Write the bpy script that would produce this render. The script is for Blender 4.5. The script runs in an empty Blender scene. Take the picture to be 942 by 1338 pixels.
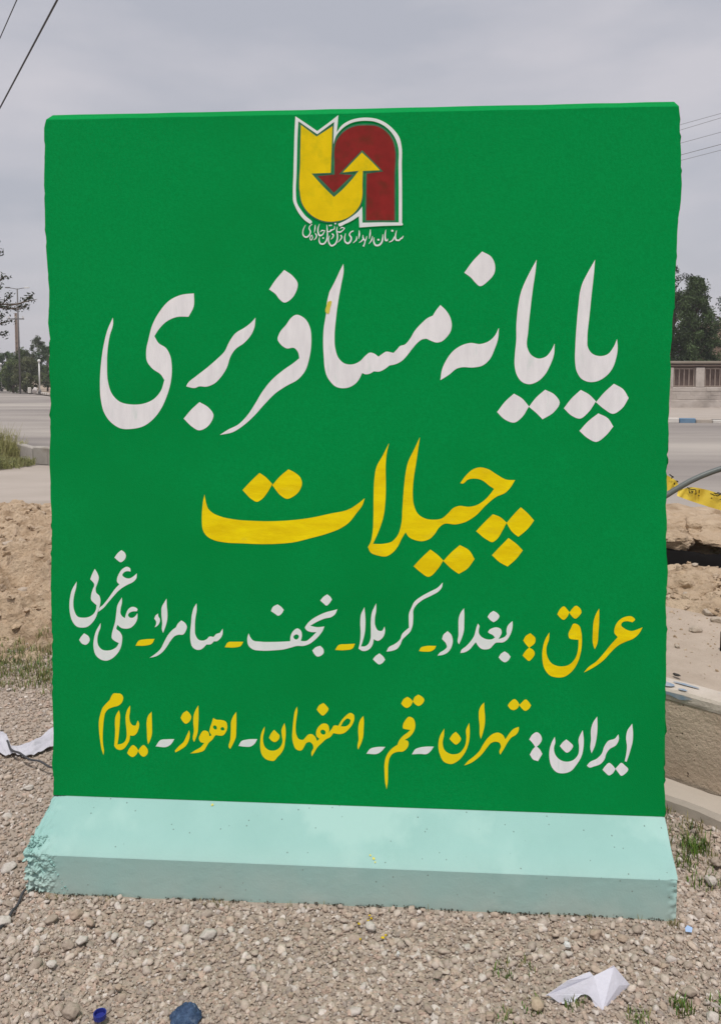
import bpy, math, random
import numpy as np
from mathutils import Vector, Matrix, noise
from mathutils.geometry import tessellate_polygon
R = math.radians
random.seed(7); rng = np.random.default_rng(7)
sc = bpy.context.scene
# ------------------------------------------------------------------ camera
EYE = Vector((0, 0, 1.5)); FPX = 1000.0; PCX, PCY = 471.0, 560.0; PIT = math.atan(70 / 1000)
cam = bpy.data.cameras.new('camera'); cam_o = bpy.data.objects.new('camera', cam); sc.collection.objects.link(cam_o)
cam.sensor_fit = 'VERTICAL'; cam.sensor_height = 36; cam.sensor_width = 36
cam.lens = 36 * FPX / 1338; cam.shift_y = -(669 - PCY) / 1338
cam.clip_start = 0.05; cam.clip_end = 3000
cam_o.location = EYE; cam_o.rotation_euler = (R(90) - PIT, 0, 0)
sc.camera = cam_o
# ------------------------------------------------------------------ world, sun, exposure
SUN_EL, SUN_AZ = R(70), R(193)          # azimuth clockwise from +Y
w = bpy.data.worlds.new('World'); sc.world = w; w.use_nodes = True
nt = w.node_tree; nt.nodes.clear()
out = nt.nodes.new('ShaderNodeOutputWorld'); bg = nt.nodes.new('ShaderNodeBackground')
sky = nt.nodes.new('ShaderNodeTexSky'); sky.sky_type = 'NISHITA'; sky.sun_disc = False
sky.sun_elevation = SUN_EL; sky.sun_rotation = SUN_AZ; sky.dust_density = 4; sky.air_density = 1.2
tc = nt.nodes.new('ShaderNodeTexCoord'); mp = nt.nodes.new('ShaderNodeMapping'); mp.inputs['Scale'].default_value = (1.5, 1.5, 5)
nz = nt.nodes.new('ShaderNodeTexNoise'); nz.inputs['Scale'].default_value = 1.6; nz.inputs['Detail'].default_value = 5; nz.inputs['Roughness'].default_value = .5
rp = nt.nodes.new('ShaderNodeValToRGB'); rp.color_ramp.elements[0].position = .40; rp.color_ramp.elements[1].position = .62
rp.color_ramp.elements[0].color = (.48, .49, .548, 1); rp.color_ramp.elements[1].color = (.63, .61, .65, 1)
sc10 = nt.nodes.new('ShaderNodeVectorMath'); sc10.operation = 'SCALE'; sc10.inputs['Scale'].default_value = 10.0
mx = nt.nodes.new('ShaderNodeMix'); mx.data_type = 'RGBA'; mx.inputs[0].default_value = .88
L = nt.links.new
L(tc.outputs['Generated'], mp.inputs[0]); L(mp.outputs[0], nz.inputs['Vector']); L(nz.outputs['Fac'], rp.inputs[0])
L(rp.outputs[0], sc10.inputs[0]); L(sky.outputs[0], mx.inputs[6]); L(sc10.outputs[0], mx.inputs[7])
L(mx.outputs[2], bg.inputs[0]); bg.inputs[1].default_value = .1; L(bg.outputs[0], out.inputs[0])
sl = bpy.data.lights.new('sun', 'SUN'); sl.energy = 2.5; sl.angle = R(6); sl.color = (1, .965, .91)
sun = bpy.data.objects.new('sun', sl); sc.collection.objects.link(sun)
sd = Vector((math.sin(SUN_AZ) * math.cos(SUN_EL), math.cos(SUN_AZ) * math.cos(SUN_EL), math.sin(SUN_EL)))
sun.rotation_euler = sd.to_track_quat('Z', 'Y').to_euler()
sc.view_settings.view_transform = 'Standard'; sc.view_settings.look = 'None'; sc.view_settings.exposure = .05; sc.view_settings.gamma = 1

# ------------------------------------------------------------------ helpers
def ray(u, v):
    x = (u - PCX) / FPX; y = -(v - PCY) / FPX
    return Vector((x, math.cos(PIT) + y * math.sin(PIT), -math.sin(PIT) + y * math.cos(PIT)))
def G(u, v, z=0.0):                      # where the photograph's point lies on level ground z
    d = ray(u, v); return EYE + d * ((z - EYE.z) / d.z)
def A(u, v, Y):                          # the photograph's point at distance Y
    d = ray(u, v); return EYE + d * (Y / d.y)
def tag(o, label=None, cat=None, group=None, kind=None):
    if label: o['label'] = label
    if cat: o['category'] = cat
    if group: o['group'] = group
    if kind: o['kind'] = kind
    return o
def empty(name, loc, label=None, cat=None, group=None, kind=None):
    o = bpy.data.objects.new(name, None); o.empty_display_size = .1; sc.collection.objects.link(o); o.location = loc
    return tag(o, label, cat, group, kind)
def link(name, me, mat, parent=None):
    if mat is not None and not me.materials: me.materials.append(mat)
    o = bpy.data.objects.new(name, me); sc.collection.objects.link(o)
    if parent is not None:
        o.parent = parent; o.matrix_parent_inverse = Matrix.Translation(-Vector(parent.location))
    return o
class MB:
    def __init__(s): s.v = []; s.f = []
    def add(s, vs, fs):
        n = len(s.v); s.v += [tuple(a) for a in vs]; s.f += [tuple(i + n for i in f) for f in fs]; return s
    def box(s, c, d, rz=0, jit=0, M=None):
        vs = []
        for i in (-1, 1):
            for j in (-1, 1):
                for k in (-1, 1):
                    p = Vector((i * d[0] / 2, j * d[1] / 2, k * d[2] / 2)) + Vector([random.uniform(-jit, jit) for _ in range(3)])
                    p = Matrix.Rotation(rz, 3, 'Z') @ p
                    if M is not None: p = M @ p
                    vs.append(p + Vector(c))
        return s.add(vs, [(0, 1, 3, 2), (4, 6, 7, 5), (0, 4, 5, 1), (2, 3, 7, 6), (0, 2, 6, 4), (1, 5, 7, 3)])
    def bbox(s, c, d, rz=0, b=.01, jit=0):   # box with chamfered edges
        x, y, z = d[0] / 2, d[1] / 2, d[2] / 2; n0 = len(s.v); vs = []
        ring = lambda X, Y, Z: [(-X + b, -Y, Z), (X - b, -Y, Z), (X, -Y + b, Z), (X, Y - b, Z), (X - b, Y, Z), (-X + b, Y, Z), (-X, Y - b, Z), (-X, -Y + b, Z)]
        for (dx, zz) in ((b, -z), (0, -z + b), (0, z - b), (b, z)): vs += ring(x - dx, y - dx, zz)
        vv = [Matrix.Rotation(rz, 3, 'Z') @ (Vector(p) + Vector([random.uniform(-jit, jit) for _ in range(3)])) + Vector(c) for p in vs]
        fs = [tuple(range(7, -1, -1)), tuple(range(24, 32))]
        for r in range(3):
            for i in range(8): fs.append((r * 8 + i, r * 8 + (i + 1) % 8, r * 8 + 8 + (i + 1) % 8, r * 8 + 8 + i))
        return s.add(vv, fs)
    def tube(s, pts, rad, n=8, cap=True):
        pts = [Vector(p) for p in pts]; rad = rad if isinstance(rad, (list, tuple)) else [rad] * len(pts)
        vs = []; fs = []; up = None
        for i, p in enumerate(pts):
            t = (pts[min(i + 1, len(pts) - 1)] - pts[max(i - 1, 0)]).normalized()
            if up is None:
                up = t.orthogonal().normalized()
            up = (up - t * up.dot(t)).normalized(); q = t.cross(up)
            for k in range(n):
                a = 2 * math.pi * k / n; vs.append(p + (up * math.cos(a) + q * math.sin(a)) * rad[i])
        for i in range(len(pts) - 1):
            for k in range(n): fs.append((i * n + k, i * n + (k + 1) % n, (i + 1) * n + (k + 1) % n, (i + 1) * n + k))
        if cap: fs += [tuple(range(n - 1, -1, -1)), tuple((len(pts) - 1) * n + k for k in range(n))]
        return s.add(vs, fs)
    def mesh(s, name, smooth=False):
        me = bpy.data.meshes.new(name); me.from_pydata(s.v, [], s.f); me.update()
        if smooth: me.polygons.foreach_set('use_smooth', [True] * len(me.polygons))
        return me
    def build(s, name, mat, parent=None, smooth=False): return link(name, s.mesh(name, smooth), mat, parent)
def fast_mesh(name, V, F, cols=None, smooth=False):     # V (n,3), F (m,k)
    me = bpy.data.meshes.new(name); n, m, k = len(V), len(F), F.shape[1]
    me.vertices.add(n); me.vertices.foreach_set('co', np.ascontiguousarray(V, dtype=np.float32).ravel())
    me.loops.add(m * k); me.loops.foreach_set('vertex_index', np.ascontiguousarray(F, dtype=np.int32).ravel())
    me.polygons.add(m); me.polygons.foreach_set('loop_start', np.arange(0, m * k, k, dtype=np.int32))
    if cols is not None:
        ca = me.color_attributes.new('tone', 'FLOAT_COLOR', 'POINT'); ca.data.foreach_set('color', np.ascontiguousarray(cols, dtype=np.float32).ravel())
    me.update(calc_edges=True); me.polygons.foreach_set('use_smooth', np.full(m, smooth)); me.validate()
    return me

# ------------------------------------------------------------------ materials
def mat(name, c1, c2=None, scale=4, rough=.8, bump=.0, bscale=60, detail=6, attr=False, c3=None, s3=1.0, f3=(.55, .7), dist=.01, stretch=(1, 1, 1), spec=.3, speck=None):
    m = bpy.data.materials.new(name); m.use_nodes = True; n = m.node_tree; B = n.nodes['Principled BSDF']; K = n.links.new
    B.inputs['Roughness'].default_value = rough; B.inputs['Specular IOR Level'].default_value = spec
    tc = n.nodes.new('ShaderNodeTexCoord'); mp = n.nodes.new('ShaderNodeMapping'); mp.inputs['Scale'].default_value = stretch; K(tc.outputs['Object'], mp.inputs[0])
    def N(s, d=detail, r=.6):
        q = n.nodes.new('ShaderNodeTexNoise'); q.inputs['Scale'].default_value = s; q.inputs['Detail'].default_value = d; q.inputs['Roughness'].default_value = r; K(mp.outputs[0], q.inputs['Vector']); return q.outputs['Fac']
    def mix(f, a, b, blend='MIX'):
        q = n.nodes.new('ShaderNodeMix'); q.data_type = 'RGBA'; q.blend_type = blend
        for i, x in ((0, f), (6, a), (7, b)):
            if isinstance(x, (tuple, float, int)): q.inputs[i].default_value = x if i == 0 else (*x, 1)
            else: K(x, q.inputs[i])
        return q.outputs[2]
    def ramp(x, a, b):
        q = n.nodes.new('ShaderNodeMapRange'); q.inputs[1].default_value = a; q.inputs[2].default_value = b; K(x, q.inputs[0]); return q.outputs[0]
    if attr:
        at = n.nodes.new('ShaderNodeAttribute'); at.attribute_name = 'tone'; col = at.outputs['Color']
        col = mix(ramp(N(scale), .3, .7), col, mix(1.0, col, c1, 'MULTIPLY'))
    else:
        col = mix(ramp(N(scale), .35, .65), c1, c2 or c1)
    if c3: col = mix(ramp(N(s3, 5), f3[0], f3[1]), col, c3)
    if speck:                                            # (scale, threshold, colour)
        vo = n.nodes.new('ShaderNodeTexVoronoi'); vo.inputs['Scale'].default_value = speck[0]; K(mp.outputs[0], vo.inputs['Vector'])
        sep = n.nodes.new('ShaderNodeSeparateColor'); K(vo.outputs['Color'], sep.inputs[0])
        a = n.nodes.new('ShaderNodeMath'); a.operation = 'LESS_THAN'; K(vo.outputs['Distance'], a.inputs[0]); a.inputs[1].default_value = speck[3] if len(speck) > 3 else .18
        b = n.nodes.new('ShaderNodeMath'); b.operation = 'GREATER_THAN'; K(sep.outputs[0], b.inputs[0]); b.inputs[1].default_value = speck[1]
        c = n.nodes.new('ShaderNodeMath'); c.operation = 'MULTIPLY'; K(a.outputs[0], c.inputs[0]); K(b.outputs[0], c.inputs[1])
        col = mix(c.outputs[0], col, speck[2])
    K(col, B.inputs['Base Color'])
    if bump:
        bu = n.nodes.new('ShaderNodeBump'); bu.inputs['Strength'].default_value = bump; bu.inputs['Distance'].default_value = dist; K(N(bscale, 8, .65), bu.inputs['Height']); K(bu.outputs[0], B.inputs['Normal'])
    return m
GREEN = mat('green_wall_paint', (.0002, .252, .053), (.0006, .295, .066), 130, .85, .55, 240, c3=(.0002, .242, .048), s3=1.6, f3=(.45, .7), dist=.0022, spec=.05)
MINT = mat('mint_foot_paint', (.30, .51, .475), (.33, .545, .51), 5, .8, .3, 160, c3=(.37, .58, .54), s3=2.2, f3=(.52, .6), dist=.002, spec=.08, speck=(40, .45, (.17, .25, .23), .085))
MINT_LIP = MINT
_n = MINT.node_tree; _B = _n.nodes['Principled BSDF']; _src = _B.inputs['Base Color'].links[0].from_socket
_tc = _n.nodes.new('ShaderNodeTexCoord'); _sp = _n.nodes.new('ShaderNodeSeparateXYZ'); _n.links.new(_tc.outputs['Object'], _sp.inputs[0]); _mr = _n.nodes.new('ShaderNodeMapRange'); _n.links.new(_sp.outputs['Z'], _mr.inputs[0])
_mr.inputs[1].default_value = .15; _mr.inputs[2].default_value = .0; _mr.inputs[3].default_value = 0; _mr.inputs[4].default_value = .7
_no = _n.nodes.new('ShaderNodeTexNoise'); _no.inputs['Scale'].default_value = 9; _no.inputs['Detail'].default_value = 7; _n.links.new(_tc.outputs['Object'], _no.inputs['Vector']); _mu = _n.nodes.new('ShaderNodeMath'); _mu.operation = 'MULTIPLY'; _n.links.new(_mr.outputs[0], _mu.inputs[0]); _n.links.new(_no.outputs['Fac'], _mu.inputs[1])
_mx = _n.nodes.new('ShaderNodeMix'); _mx.data_type = 'RGBA'; _n.links.new(_mu.outputs[0], _mx.inputs[0]); _n.links.new(_src, _mx.inputs[6]); _mx.inputs[7].default_value = (.58, .56, .50, 1); _n.links.new(_mx.outputs[2], _B.inputs['Base Color'])
WHITE = mat('white_letter_paint', (.77, .765, .785), (.86, .855, .87), 26, .6, .7, 70, stretch=(1.6, 1, .35), dist=.002, c3=(.66, .73, .71), s3=34, f3=(.6, .8), spec=.08)
WHITE2 = mat('thin_white_letter_paint', (.72, .80, .77), (.80, .83, .83), 30, .6, .3, 90, dist=.001, spec=.08)
YELLOW = mat('yellow_letter_paint', (.80, .585, .002), (.92, .735, .003), 20, .55, .6, 70, stretch=(.5, 1, 1.4), dist=.002, c3=(.80, .64, .03), s3=30, f3=(.58, .8), spec=.08)
YELLOW2 = mat('thin_yellow_letter_paint', (.82, .67, .012), (.88, .68, .006), 22, .55, .3, 90, dist=.001, spec=.08)
YELLOW3 = mat('yellow_emblem_paint', (.76, .56, .003), (.84, .62, .004), 22, .55, .4, 90, dist=.001, c3=(.58, .48, .006), s3=26, f3=(.5, .8), spec=.08)
RED = mat('red_emblem_paint', (.215, .020, .018), (.27, .024, .022), 22, .55, .4, 90, dist=.001, c3=(.13, .03, .015), s3=24, f3=(.5, .75), spec=.08)
LINING = mat('dark_green_lining_paint', (.02, .13, .075), (.05, .19, .09), 40, .6)
LEDGEPAINT = mat('yellow_smear', (.62, .58, .06), (.7, .6, .1), 60, .6)
CONC = mat('raw_concrete', (.36, .33, .29), (.42, .39, .35), 6, .9, .5, 90, c3=(.28, .25, .21), s3=3)
GRAVEL = mat('gravel_bed_soil', (.42, .345, .28), (.50, .415, .345), 70, .95, 1.0, 160, c3=(.38, .31, .25), s3=3, dist=.008)
STONE = mat('loose_stone', (.72, .70, .68), None, 120, .85, .5, 300, attr=True, dist=.003)
DIRT = mat('tan_dirt', (.50, .37, .25), (.62, .48, .34), 7, .95, 1.0, 38, c3=(.37, .26, .165), s3=4.5, f3=(.5, .68), dist=.03)
SOIL = mat('ground_soil', (.34, .27, .20), (.40, .32, .25), .5, .95, .5, 12, c3=(.27, .25, .15), s3=.15)
ROAD = mat('asphalt', (.215, .19, .175), (.27, .24, .22), .5, .9, .5, 60, c3=(.40, .36, .32), s3=.16, f3=(.42, .62), stretch=(.25, 1.1, 1))
PATH = mat('dusty_concrete', (.385, .335, .29), (.43, .375, .33), 1.2, .95, .6, 40, c3=(.34, .29, .24), s3=.7, stretch=(.6, 1.6, 1))
SLAB = mat('dusty_slab', (.42, .34, .27), (.48, .395, .32), 9, .95, .8, 60, c3=(.37, .29, .22), s3=2.5)
SLABFACE = mat('stained_concrete', (.50, .385, .29), (.58, .46, .35), 6, .95, 1.0, 70, c3=(.42, .315, .235), s3=3, dist=.010, speck=(60, .8, (.10, .07, .05)))
KERBTOP = mat('kerb_top', (.52, .45, .38), (.60, .53, .46), 9, .9, .5, 90, c3=(.20, .31, .45), s3=6.5, f3=(.58, .63))
KWHITE = mat('kerb_white', (.62, .59, .54), (.70, .66, .61), 3, .85, .3, 30)
KBLUE = mat('kerb_blue', (.12, .22, .34), (.17, .27, .38), 3, .85, .3, 30)
FBLUE = mat('faded_blue_paint', (.24, .31, .40), (.36, .38, .40), 40, .9)
KGREY = mat('kerb_grey', (.40, .345, .29), (.46, .40, .34), 3, .9, .3, 30)
BSTONE = mat('wall_stone', (.44, .39, .345), (.54, .485, .44), 2.5, .9, .6, 14, c3=(.33, .29, .26), s3=.9, dist=.03)
COPING = mat('wall_coping', (.25, .21, .17), (.30, .26, .21), 1.5, .9, .3, 14)
RUST = mat('rust_bar', (.30, .24, .20), (.36, .29, .25), 8, .8)
PANELB = mat('brown_sheet', (.14, .10, .085), (.18, .13, .11), 4, .8)
BUILD = mat('tan_brick_building', (.50, .38, .27), (.58, .45, .33), 1, .9, .3, 10)
GLASSD = mat('dark_window', (.03, .035, .04), None, 1, .25)
BARK = mat('bark', (.10, .075, .055), (.15, .115, .085), 8, .95, .8, 30)
LEAF = mat('foliage', (.5, .6, .4), None, 1.4, .75, attr=True, spec=.2)
WEED = mat('weed_leaf', (.7, .8, .5), None, 8, .8, attr=True, spec=.2)
STEEL = mat('grey_steel', (.12, .115, .11), (.16, .15, .15), 3, .6)
POLEC = mat('brown_concrete_pole', (.30, .22, .18), (.36, .28, .23), 2, .9)
LWHITE = mat('white_enamel', (.72, .72, .70), None, 2, .5)
BLACK = mat('black_rubber_and_shade', (.010, .009, .009), None, 2, .95, spec=.02)  # for the pipe stub and the shade painted into the hollow
WIRE = mat('wire', (.06, .06, .065), None, 2, .6)
WIREL = mat('weathered_wire', (.22, .22, .23), None, 2, .6)
PIPE = mat('grey_green_pipe', (.10, .115, .11), (.13, .145, .135), 6, .45, .2, 40, spec=.5)
TAPE = mat('yellow_tape', (.72, .52, .05), (.76, .57, .08), 9, .45, c3=(.62, .42, .03), s3=8)
INK = mat('black_print', (.035, .03, .01), None, 9, .5)
SHEET = mat('white_plastic_sheet', (.50, .49, .54), (.60, .59, .64), 9, .5, .6, 30, dist=.01)
PAPER = mat('white_paper', (.66, .66, .75), (.72, .72, .80), 9, .8, .2, 60)
BLUEP = mat('blue_plastic', (.02, .03, .20), (.03, .04, .25), 9, .4)
DENIM = mat('blue_cloth', (.03, .06, .13), (.09, .15, .26), 90, .95, 1.0, 260, c3=(.20, .27, .38), s3=55, f3=(.55, .72), dist=.006)
LBLUE = mat('pale_blue_plastic', (.35, .50, .75), None, 9, .5)

# ------------------------------------------------------------------ the barrier's planes
YAW, LEAN = R(3.6), R(2)
XA = Vector((math.cos(YAW), -math.sin(YAW), 0)); NF = Vector((-math.sin(YAW), -math.cos(YAW), 0)); ZA = Vector((0, 0, 1))
d0 = ray(469, 1053); ORG = EYE + d0 * (2.205 / d0.y); VA = -NF * math.sin(LEAN) + ZA * math.cos(LEAN); PN = (NF * math.cos(LEAN) + ZA * math.sin(LEAN))
def onplane(u, v, o, n):
    d = ray(u, v); return EYE + d * ((o - EYE).dot(n) / d.dot(n))
def W(u, v):                              # point of the painted face -> its own (across, up) coordinates
    p = onplane(u, v, ORG, PN) - ORG; return p.dot(XA), p.dot(VA)
def P3(x, y, off=0.0): return ORG + XA * x + VA * y + PN * off
LIPD = .14
def LW(u, v):                             # same on the vertical lip of the foot: (across, height)
    p = onplane(u, v, ORG + NF * LIPD, NF); return (p - ORG).dot(XA), p.z

barrier = empty('concrete_barrier', (ORG.x, ORG.y, 0), 'tall green painted concrete barrier with Persian lettering on a mint green foot', 'barrier')
le = [W(*p) for p in [(70, 1042), (69, 1000), (71, 975), (70, 930), (68, 890), (69, 850), (67, 760), (68, 700), (67, 650), (66, 600), (66, 520), (65, 460), (65, 400), (64, 370), (62, 345), (60, 300), (58, 240), (59, 200), (58, 175), (59, 160), (64, 153)]]
re_ = [W(*p) for p in [(868, 1066), (868, 1000), (869, 900), (870, 800), (871, 750), (870, 680), (869, 640), (872, 600), (873, 550), (875, 480), (876, 450), (880, 400), (882, 350), (884, 300), (889, 260), (890, 215), (889, 195), (886, 180), (887, 170), (888, 140)]]
le.sort(key=lambda p: p[1]); re_.sort(key=lambda p: p[1])
HT = W(471, 148)[1]
lx = lambda v: float(np.interp(v, [p[1] for p in le], [p[0] for p in le]))
rx = lambda v: float(np.interp(v, [p[1] for p in re_], [p[0] for p in re_]))
def jag(v, s): return .0048 * noise.noise((v * 38, s, 0)) + .0045 * noise.noise((v * 12, s, 4)) + .003 * noise.noise((v * 80, s, 2)) + (.004 * max(0, noise.noise((v * 70, s, 9))))
# panel: rows of a closed ring  front -> chamfer -> top -> back
vs = []; fs = []; rows = []
NC = 24
for i in range(171): rows.append((HT * i / 170, 0.0))
CH = .026
prof = [(v, 0.0) for v, _ in rows] + [(HT + CH * .12, -.003), (HT + CH, -.033), (HT + CH + .002, -.10), (HT + CH, -.158), (HT, -.176)] + [(HT * (1 - i / 40), -.176 - (.09) * (i / 40)) for i in range(1, 41)]
for (v, off) in prof:
    vv = min(max(v, 0), HT); a, b = lx(vv) + jag(v + off * .7, 1 + off * 3), rx(vv) + jag(v + off * .7, 5 + off * 3)
    if off < -.02: a += .003; b -= .003
    for c in range(NC + 1):
        x = a + (b - a) * c / NC
        edge = .0012 * noise.noise((x * 9, v * 9, 3)) if 0 < c < NC else 0
        if v > HT - .001: edge += .0015 * noise.noise((x * 25, off * 30, 3))
        vs.append(P3(x, v, off) + (VA * edge if v > HT - .001 else PN * (edge if (c in (0, NC)) else 0)))
nr = len(prof)
for r in range(nr - 1):
    for c in range(NC): fs.append((r * (NC + 1) + c, r * (NC + 1) + c + 1, (r + 1) * (NC + 1) + c + 1, (r + 1) * (NC + 1) + c))
# end caps: strips from the front column to the back column, with a rough middle
def endcap(col, sgn):
    front = list(range(0, 171, 4)); 
    if front[-1] != 170: front.append(170)
    mids = []
    back = []
    for r in front:
        v = prof[r][0]
        k = int(round(40 * (1 - v / HT))); bi = 170 + 5 + k
        back.append(min(bi, nr - 1))
    g = []
    for q, r in enumerate(front):
        pf = vs[r * (NC + 1) + col]; pb = vs[back[q] * (NC + 1) + col]; row = [r * (NC + 1) + col]
        for t in (.25, .5, .75):
            p = pf.lerp(pb, t) + XA * sgn * (.004 + .006 * noise.noise((prof[r][0] * 15, t * 5, sgn)))
            vs.append(p); row.append(len(vs) - 1)
        row.append(back[q] * (NC + 1) + col); g.append(row)
    for q in range(len(g) - 1):
        for t in range(4):
            f = (g[q][t], g[q][t + 1], g[q + 1][t + 1], g[q + 1][t]); fs.append(f if sgn < 0 else f[::-1])
        if g[q][0] + (NC + 1) != g[q + 1][0]:           # small fans down the front column
            a = [g[q][0] + (NC + 1) * k for k in range(0, (g[q + 1][0] - g[q][0]) // (NC + 1) + 1)]
            fs.append(tuple(a) if sgn > 0 else tuple(a[::-1]))
    tops = [170 + k for k in range(0, 6)]
    fs.append(tuple(r * (NC + 1) + col for r in tops))
endcap(0, -1); endcap(NC, 1)
m = MB(); m.add(vs, fs); panel = m.build('upright_panel', GREEN, barrier)
# foot
lfoot = [LW(33, 1163), LW(33, 1140), LW(36, 1118)]; rfoot = [LW(876, 1203), LW(884, 1180), LW(885, 1152)]
zl = (LW(60, 1117)[1] + LW(860, 1149)[1]) / 2; zg = ORG.z
fl_, fr_ = lfoot[1][0], rfoot[2][0]; pl_, pr_ = lx(0), rx(0)
fprof = [(LIPD - .03, -.03), (LIPD - .03, -.012)] + [(LIPD, zl * t) for t in [-.06] + [.03 + .93 * i_ / 40 for i_ in range(41)]] + [(LIPD, zl * .985), (LIPD - .0022, zl * 1.006)] + [(LIPD - (LIPD - .0) * t - .0, zl + (zg - zl) * t) for t in [i_ / 14 for i_ in range(1, 14)]] + [(.002, zg - .001), (-.29, zg - .001), (-.30, zg - .01), (-.42, zl), (-.42, -.03)]
scol = [.075 * (i / 60) for i in range(60)] + [.075 + .895 * i / 110 for i in range(110)] + [.97 + .03 * i / 20 for i in range(21)]; NF2 = len(scol) - 1; vs = []; fs = []
for k, (o_, z) in enumerate(fprof):
    t = min(max((z - zl) / (zg - zl), 0), 1)
    a = fl_ + (pl_ - fl_) * t ** 1.3; b = fr_ + (pr_ - fr_) * t ** 1.1
    for c in range(NF2 + 1):
        s = scol[c]; x = a + (b - a) * s; dd = Vector((0, 0, 0))
        el = max(0, 1 - (x - a) / (.10 if z < zl * 1.4 else .05)); er = max(0, 1 - (b - x) / .03)
        n1 = noise.noise((x * 55, z * 55, o_ * 20)); n2 = noise.noise((x * 110 + 7, z * 110, o_ * 50))
        rough = el ** 1.1 * .020 * (.35 + n1 + .7 * n2 + .4 * noise.noise((x * 190, z * 190, 3))) + er * .008 * (.6 + n1)
        if 0 < k < len(fprof) - 4:
            dd -= NF * (rough * (1 if k < 45 else .25) + .0003 * n1) ; dd += ZA * (-.35 * rough if 42 <= k else 0)
        if c == 0: dd += XA * (.010 * n1 + .006 * n2 + (.012 if k < 3 else 0))
        if c == NF2: dd += XA * (.004 * n1 - (.010 if k < 2 else 0))
        zz = z
        if k in (1, 2): zz += .006 * noise.noise((x * 14, 0, 1)) + .004 * noise.noise((x * 60, 0, 1)) - .001
        vs.append(Vector((ORG.x, ORG.y, 0)) + XA * x + NF * o_ + ZA * zz + dd)
for k in range(len(fprof) - 1):
    for c in range(NF2): fs.append((k * (NF2 + 1) + c, k * (NF2 + 1) + c + 1, (k + 1) * (NF2 + 1) + c + 1, (k + 1) * (NF2 + 1) + c))
fs.append(tuple(k * (NF2 + 1) for k in range(len(fprof)))[::-1]); fs.append(tuple(k * (NF2 + 1) + NF2 for k in range(len(fprof))))
m = MB(); m.add(vs, fs); foot = m.build('foot', MINT, barrier); foot['label'] = 'sloping mint green foot with a chipped left corner'

# ------------------------------------------------------------------ painted lettering (traced outlines on the face)
CR = {'A': (560, 320, 942 / 270), 'B': (410, 320, 4.71), 'C': (120, 340, 3.14), 'D': (250, 570, 942 / 230), 'E': (470, 570, 3.925), 'F': (80, 710, 942 / 220),
      'G': (290, 750, 942 / 170), 'H': (430, 750, 942 / 270), 'K': (590, 790, 942 / 90), 'L': (80, 710, 942 / 110), 'M': (110, 770, 942 / 90), 'N': (190, 780, 942 / 110),
      'O': (460, 760, 942 / 140), 'P': (670, 780, 942 / 180), 'Q': (120, 895, 942 / 90), 'J': (120, 890, 942 / 210), 'R': (220, 910, 9.42), 'S': (310, 900, 942 / 180),
      'T': (340, 920, 11.775), 'U': (390, 910, 9.42), 'V': (470, 900, 942 / 230), 'X': (590, 910, 942 / 110), 'Wq': (500, 900, 9.42), 'Y': (680, 930, 942 / 170),
      'Z': (370, 140, 942 / 170), 'a': (390, 285, 942 / 70), 'b': (450, 285, 942 / 85), 'p': (0, 0, 1.0)}
def parse(s):
    r = []
    for t in s.split():
        c = t.endswith('!'); x, y = t.rstrip('!').split(',')[:2]; r.append((float(x), float(y), c))
    return r
def smooth_loop(pts, closed=True, n=5):
    N = len(pts); out = []
    if N < 3: return [(p[0], p[1]) for p in pts]
    rg = range(N if closed else N - 1)
    for i in rg:
        p1, p2 = pts[i], pts[(i + 1) % N]
        def nb(k): return pts[k % N] if closed else pts[min(max(k, 0), N - 1)]
        p0 = p1 if p1[2] else nb(i - 1); p3 = p2 if p2[2] else nb(i + 2)
        d = math.hypot(p2[0] - p1[0], p2[1] - p1[1])
        def tan(a, b, c_, me, other):
            if a is me or a == me:
                tx, ty = (other[0] - me[0]), (other[1] - me[1]); return tx, ty
            l1 = math.hypot(me[0] - a[0], me[1] - a[1]) + 1e-6; l2 = math.hypot(c_[0] - me[0], c_[1] - me[1]) + 1e-6
            tx = (me[0] - a[0]) / l1 * l2 / (l1 + l2) + (c_[0] - me[0]) / l2 * l1 / (l1 + l2); ty = (me[1] - a[1]) / l1 * l2 / (l1 + l2) + (c_[1] - me[1]) / l2 * l1 / (l1 + l2)
            return tx * d, ty * d
        m1 = tan(p0, p1, p2, p1, p2)
        if p3 == p2: m2 = (p2[0] - p1[0], p2[1] - p1[1])
        else: m2 = tan(p1, p2, p3, p2, p3)
        for k in range(n):
            t = k / n; h = 2 * t ** 3 - 3 * t * t + 1, t ** 3 - 2 * t * t + t, -2 * t ** 3 + 3 * t * t, t ** 3 - t * t
            out.append((h[0] * p1[0] + h[1] * m1[0] + h[2] * p2[0] + h[3] * m2[0], h[0] * p1[1] + h[1] * m1[1] + h[2] * p2[1] + h[3] * m2[1]))
    if not closed: out.append((pts[-1][0], pts[-1][1]))
    return out
_layer = [0]
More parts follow.
